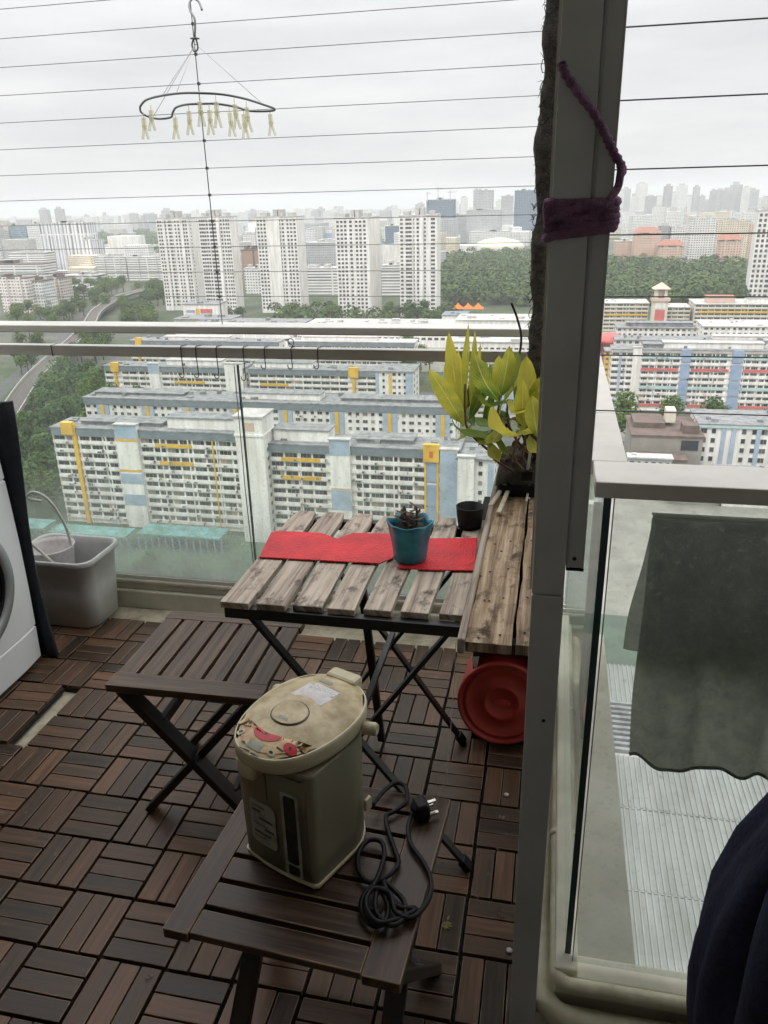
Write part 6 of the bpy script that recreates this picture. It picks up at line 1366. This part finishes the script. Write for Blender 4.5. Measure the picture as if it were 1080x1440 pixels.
# ------------------------------------------------------------------ trees
def make_tree(seed, mat, n=620, R=5.0, H=11.0, leaf=.95):
    r2 = random.Random(seed); b = MB(); lobes = []
    for k in range(11):
        a = r2.uniform(0, 6.28); rr2 = R*r2.uniform(.1, .68); lobes.append((Vector((rr2*math.cos(a), rr2*math.sin(a), H*(.48+.36*r2.random()))), R*r2.uniform(.30, .52)))
    lobes.append((Vector((0, 0, H*.82)), R*.45))
    for k in range(n):
        c_, r_ = lobes[r2.randrange(len(lobes))]
        d = Vector((r2.gauss(0, 1), r2.gauss(0, 1), r2.gauss(0.25, 1))).normalized()
        p = c_+d*r_*r2.uniform(.72, 1.08); p.z = max(p.z, H*.25)
        nrm = (d+Vector((r2.uniform(-.7, .7), r2.uniform(-.7, .7), r2.uniform(-.2, .9)))).normalized()
        u = nrm.orthogonal().normalized(); v = nrm.cross(u); s = leaf*r2.uniform(.45, 1.0); q = r2.uniform(0, 6.28)
        u, v = u*math.cos(q)+v*math.sin(q), v*math.cos(q)-u*math.sin(q)
        b.quad([p-u*s*.5-v*s*.35, p+u*s*.5-v*s*.3, p+u*s*.4+v*s*.4+nrm*s*.1, p-u*s*.35+v*s*.4])
    cr = b.mesh('crown', mat); b = MB()
    b.tube([(0, 0, 0), (.1, 0, H*.3), (0, .1, H*.5), (0, 0, H*.7)], [.34, .26, .2, .08], 7)
    for k in range(4): a = k*1.6+seed; b.tube([(0, 0, H*(.32+.06*k)), (R*.3*math.cos(a), R*.3*math.sin(a), H*(.5+.05*k)), (R*.5*math.cos(a), R*.5*math.sin(a), H*.68)], [.16, .1, .04], 5)
    return cr, b.mesh('trunk', M['bark'])
TP = [make_tree(1, M['tree_a']), make_tree(2, M['tree_b']), make_tree(3, M['tree_a'], R=5.6, H=10), make_tree(4, M['tree_b'], R=4.4, H=12.5), make_tree(5, M['tree_a'], R=6.4, H=9.5)]
def tree(x, y, s, label, group, k=None):
    cr, tk = TP[rnd.randrange(5) if k is None else k]
    t = thing('tree', label, 'tree', (x, y, GZ), group); s *= rnd.uniform(.85, 1.15); t.scale = (s*rnd.uniform(.9, 1.1), s*rnd.uniform(.9, 1.1), s*rnd.uniform(.9, 1.1)); t.rotation_euler = (0, 0, rnd.uniform(0, 6.28))
    for nm, me in (('crown', cr), ('trunk', tk)): o = bpy.data.objects.new(nm, me); col.objects.link(o); o.parent = t
def grove(poly_fn, n, s, label, group, ks=None):
    c = 0; g = 0
    placed = []
    while c < n and g < n*60:
        g += 1; p = poly_fn()
        if p is None or any((p[0]-q[0])**2+(p[1]-q[1])**2 < (5.2*s)**2 for q in placed): continue
        placed.append(p); tree(p[0], p[1], s, label, group, ks[c % len(ks)] if ks else None); c += 1
def pxr(x0, y0, x1, y1, z=GZ+6):
    def f():
        p = atz(rnd.uniform(x0, x1), rnd.uniform(y0, y1), z); return (p.x, p.y)
    return f
def wood_left():
    x, y = rnd.uniform(-290, -158), rnd.uniform(178, 395)
    # right of the railway, left of the blocks
    for (xa, ya), (xb, yb) in zip(TR, TR[1:]):
        if ya <= y <= yb:
            xt = xa+(xb-xa)*(y-ya)/(yb-ya)
            if x < xt+12: return None
    lim = -157 if y < 262 else (-187 if y < 335 else -221)
    return (x, y) if x < lim else None
grove(wood_left, 84, 1.35, 'leafy tree in the dense wood between the railway and the white slab blocks', 'trees of the wood left of the slab blocks')
grove(pxr(4, 452, 66, 520), 14, 1.1, 'tree beyond the railway at the left, seen through the rails', 'trees left of the railway')
grove(pxr(20, 428, 118, 450), 22, 1.25, 'tree in the belt just above the handrail at the left', 'trees above the handrail at the left')
grove(pxr(104, 400, 150, 432), 22, 1.4, 'dark rounded tree left of the railway curve', 'trees left of the railway curve')
grove(pxr(126, 396, 200, 408), 16, 1.4, 'tree behind the railway curve, below the grey and white slabs', 'trees behind the railway curve')
grove(pxr(172, 424, 216, 456), 24, 1.25, 'bushy tree right of the railway curve', 'trees right of the railway curve')
grove(pxr(206, 400, 232, 424), 12, 1.5, 'tree between the railway curve and the first tower', 'trees beside the first tower')
for (x0, y0, x1, y1, n, lb, gr_) in ((404, 434, 474, 444, 10, 'tree between the third and fourth towers', 'trees between the third and fourth towers'), (540, 434, 590, 452, 10, 'tree between the fourth and fifth towers', 'trees between the fourth and fifth towers'), (584, 438, 640, 452, 10, 'tree at the foot of the fifth tower', 'trees at the foot of the fifth tower'), (284, 438, 345, 444, 6, 'tree below the leftmost tower pair', 'trees below the first tower pair'),
        (104, 466, 150, 500, 18, 'tree by the fourth row of slabs, seen between the rails', 'trees by the fourth row'), (572, 486, 612, 532, 10, 'tree behind the short point block', 'trees behind the point block')):
    grove(pxr(x0, y0, x1, y1), n, 1.15, lb, gr_)
for (px, py, s, lb) in ((876, 588, 1.5, 'tree standing beside the side railing left of the brown roofs'), (868, 602, 1.2, 'lower tree below the one left of the brown roofs'), (884, 600, 1.0, 'small tree nearest the brown roofs on their left'), (936, 588, 1.25, 'bright green tree behind the chimney of the brown roofs'), (948, 584, 1.3, 'second bright green tree, right of the one by the chimney'), (1000, 580, 1.1, 'small tree behind the pale blue building'), (1018, 582, 1.0, 'second small tree behind the pale blue building, further right'), (862, 500, 1.2, 'tree between the post and the blue and red block')):
    p = atz(px, py, GZ+6); tree(p.x, p.y, s, lb, None, 0)
grove(lambda: (rnd.uniform(-215, -160), rnd.uniform(150, 186)), 10, .8, 'tree in front of the turquoise canopies, low behind the front glass', 'trees in front of the turquoise canopies')
grove(lambda: (rnd.uniform(-158, -30), rnd.uniform(158, 186)), 16, .5, 'small tree on the green court in front of the slab blocks', 'small trees on the green court')

# far-off forest and the city that reads as one mass
def forest(name, xs, n, mat, seed, R=6.0):
    r2 = random.Random(seed); b = MB()
    for k in range(n):
        px, py = r2.uniform(xs[0], xs[2]), r2.uniform(xs[1], xs[3]); p = atz(px, py, GZ+7)
        R_ = R*r2.uniform(.7, 1.7); h0 = r2.uniform(0, 11)
        for q in range(54):
            d = Vector((r2.gauss(0, 1), r2.gauss(0, 1), abs(r2.gauss(0, 1))*.9)).normalized(); c_ = Vector((p.x, p.y, GZ+h0))+Vector((d.x*R_, d.y*R_, d.z*R_*.95))
            nrm = (d+Vector((r2.uniform(-.6, .6), r2.uniform(-.6, .6), .4))).normalized(); u = nrm.orthogonal().normalized(); v = nrm.cross(u); s = R_*r2.uniform(.22, .46)
            b.quad([c_-u*s*.5-v*s*.4, c_+u*s*.5-v*s*.3, c_+u*s*.4+v*s*.45, c_-u*s*.4+v*s*.4])
    o = b.build(name, mat); o['kind'] = 'stuff'; o['label'] = 'distant forest'; return o
def stuff(o, label, cat): o['label'] = label; o['category'] = cat; o['kind'] = 'stuff'; return o
stuff(forest('forest', (622, 352, 766, 420), 620, M['forest'], 1), 'dark forest belt between the fifth tower and the shaggy pole', 'forest')
stuff(forest('forest', (835, 368, 1045, 418), 900, M['forest'], 2), 'dark forest belt below the pink cluster, right of the post', 'forest')
stuff(forest('forest', (128, 318, 232, 352), 420, M['forest'], 3, R=9), 'far green belt between the tall left slab and the first tower', 'forest')
stuff(forest('forest', (130, 340, 640, 356), 260, M['forest'], 5, R=8), 'scattered far green seen through the gaps between the towers', 'forest')
stuff(forest('forest', (-20, 346, 60, 356), 60, M['forest'], 6, R=8), 'far green strip at the left edge', 'forest')
stuff(forest('forest', (380, 437, 645, 450), 70, M['forest'], 8, R=4.5), 'low green shrubs along the feet of the white towers', 'shrubs')
r2 = random.Random(77); b = MB(); mats = [M['hdb_white'], g_white, g_grey, g_cream, M['roof_pale']]
for k in range(1500):
    az = math.radians(r2.uniform(-48, 30)); D = 1150+5200*r2.random()**1.15
    x, y = D*math.sin(az), D*math.cos(az)
    ppx = 540+FPX*math.tan(az+_ya) if abs(az+_ya) < 1.3 else 0
    if (612 < ppx < 1060) and D < 1650: continue
    w, d, h = r2.uniform(14, 60), r2.uniform(12, 30), (r2.uniform(8, 34) if r2.random() < .8 else r2.uniform(34, 62))*(1+.10*(D > 3000))
    T = Matrix.Translation((x, y, GZ)) @ Matrix.Rotation(r2.uniform(-.5, .5), 4, 'Z'); b.box((0, 0, 0), (w, d, h), r2.choice((0, 1, 1, 2, 3, 4)), T)
o = b.build('far_off_city', mats, origin=(0, 3000, GZ)); stuff(o, 'far off city of countless pale buildings fading into haze', 'city')
# skyline towers that stand out of the haze
lbl_r = 'pale high-rise fading into haze on the skyline right of the post'; lbl_l = 'small far tower breaking the hazy skyline left of the post'
r2 = random.Random(9)
def skytower(px, pyt, D, w, label, group, m_):
    az = ray(px, 300); az.z = 0; az.normalize(); p = az*D; zt = (ray(px, pyt).normalized()); zt = CAM.z+zt.z/math.hypot(zt.x, zt.y)*D
    t = thing('skyline_tower', label, 'tower', (p.x, p.y, GZ), group); t.rotation_euler = (0, 0, r2.uniform(-.3, .3))
    H = zt-GZ; lpart(t, 'wall', m_, [(-w/2, 0, 0, w/2, w*.7, H)]); lpart(t, 'roof', M['roof_pale'], [(-w*.3, w*.1, H+.01, w*.2, w*.5, H+r2.uniform(3, 9))])
for px in (866, 878, 890, 899, 908, 917, 926, 936, 946, 955, 966, 975, 985, 994, 1001, 1012, 1021, 1030, 1044, 1056, 1066, 1076, 1090):
    skytower(px+r2.uniform(-2, 2), r2.uniform(256, 284), r2.uniform(2600, 3700), r2.uniform(20, 42), lbl_r, 'hazy towers on the right skyline', r2.choice((g_white, g_grey, g_grey)))
for px in (925, 948, 905, 872, 1035, 1060, 888, 1018):
    skytower(px+r2.uniform(-3, 3), r2.uniform(290, 303), r2.uniform(1750, 2200), r2.uniform(26, 40), 'white mid-distance high-rise standing above the pink cluster', 'white high-rises above the pink cluster', g_white)
for px in (60, 82, 118, 148, 186, 193, 214, 236, 255, 296, 348, 356, 442, 452, 462, 470, 538, 541, 548, 556, 588, 592, 640, 648, 652, 706, 712):
    skytower(px+r2.uniform(-2, 2), r2.uniform(293, 303) if px < 560 else r2.uniform(274, 292), r2.uniform(2800, 4200), r2.uniform(18, 46), lbl_l, 'far towers on the left skyline', r2.choice((g_white, g_grey)))

# ================================================================== AIR, SKY, SUN
m = bpy.data.materials.new('haze_air'); m.use_nodes = True; nt = m.node_tree; nt.nodes.clear()
out = nt.nodes.new('ShaderNodeOutputMaterial'); pv = nt.nodes.new('ShaderNodeVolumePrincipled')
pv.inputs['Color'].default_value = (.93, .95, .97, 1); pv.inputs['Density'].default_value = 0.000165; pv.inputs['Anisotropy'].default_value = 0.2
nt.links.new(pv.outputs[0], out.inputs['Volume'])
b = MB(); b.box((-9800, -9800, GZ-1.0), (9800, 9800, 62)); hz = b.build('haze', m); hz['kind'] = 'stuff'; hz['label'] = 'pale humid haze over the whole city'; hz['category'] = 'haze'

w = bpy.data.worlds.new('World'); scene.world = w; w.use_nodes = True; nt = w.node_tree; nt.nodes.clear()
SUN_EL, SUN_AZ = math.radians(58), math.radians(205)      # azimuth clockwise from +Y
sky = node(nt, 'ShaderNodeTexSky'); sky.sky_type = 'NISHITA'; sky.sun_disc = False; sky.sun_elevation = SUN_EL; sky.sun_rotation = SUN_AZ
sky.air_density = 1.0; sky.dust_density = 4.0
tc = node(nt, 'ShaderNodeTexCoord'); sp = node(nt, 'ShaderNodeSeparateXYZ'); nt.links.new(tc.outputs['Generated'], sp.inputs[0])
# overcast deck: brighter towards the zenith, soft mottled cloud
mp_ = node(nt, 'ShaderNodeMapping'); mp_.inputs['Scale'].default_value = (1.6, 1.6, 9.0); nt.links.new(tc.outputs['Generated'], mp_.inputs['Vector'])
nz = node(nt, 'ShaderNodeTexNoise', Scale=2.2, Detail=7, Roughness=.55); nt.links.new(mp_.outputs['Vector'], nz.inputs['Vector'])
cr = ramp(nt, [(.32, (.88, .892, .905)), (.5, (.97, .975, .98)), (.7, (1.08, 1.08, 1.075))]); nt.links.new(nz.outputs['Fac'], cr.inputs['Fac'])
gr_ = node(nt, 'ShaderNodeMapRange'); gr_.inputs[1].default_value = 0.17; gr_.inputs[2].default_value = 1.0; gr_.inputs[3].default_value = 0.765; gr_.inputs[4].default_value = 2.6
nt.links.new(sp.outputs['Z'], gr_.inputs[0])
ml = node(nt, 'ShaderNodeMix'); ml.data_type = 'RGBA'; ml.blend_type = 'MULTIPLY'; ml.inputs[0].default_value = 1.0
nt.links.new(cr.outputs['Color'], ml.inputs[6]); nt.links.new(gr_.outputs[0], ml.inputs[7])
sc_ = node(nt, 'ShaderNodeVectorMath', operation='SCALE'); sc_.inputs['Scale'].default_value = 10.0; nt.links.new(ml.outputs[2], sc_.inputs[0])
mx = node(nt, 'ShaderNodeMix'); mx.data_type = 'RGBA'; mx.inputs[0].default_value = 0.92
nt.links.new(sky.outputs[0], mx.inputs[6]); nt.links.new(sc_.outputs[0], mx.inputs[7])
bg = node(nt, 'ShaderNodeBackground'); bg.inputs['Strength'].default_value = 0.1; nt.links.new(mx.outputs[2], bg.inputs['Color'])
wo = node(nt, 'ShaderNodeOutputWorld'); nt.links.new(bg.outputs[0], wo.inputs['Surface'])

sd = bpy.data.lights.new('sun', 'SUN'); sd.energy = 1.2; sd.angle = math.radians(14); sd.color = (1, .96, .9)
so = bpy.data.objects.new('sun', sd); col.objects.link(so)
dv = Vector((math.sin(SUN_AZ)*math.cos(SUN_EL), math.cos(SUN_AZ)*math.cos(SUN_EL), math.sin(SUN_EL)))
so.rotation_euler = (-dv).to_track_quat('-Z', 'Y').to_euler(); so.location = (0, -20, 60)

scene.view_settings.view_transform = 'Standard'; scene.view_settings.look = 'None'; scene.view_settings.gamma = 1.0
scene.view_settings.exposure = 0.25; scene.view_settings.use_curve_mapping = False
cy = scene.cycles; cy.use_denoising = True; cy.max_bounces = 10; cy.transparent_max_bounces = 24; cy.volume_bounces = 1
cy.diffuse_bounces = 5; cy.glossy_bounces = 3; cy.caustics_reflective = False; cy.caustics_refractive = False
print('windows', WCOUNT[0], 'objects', len(scene.objects))
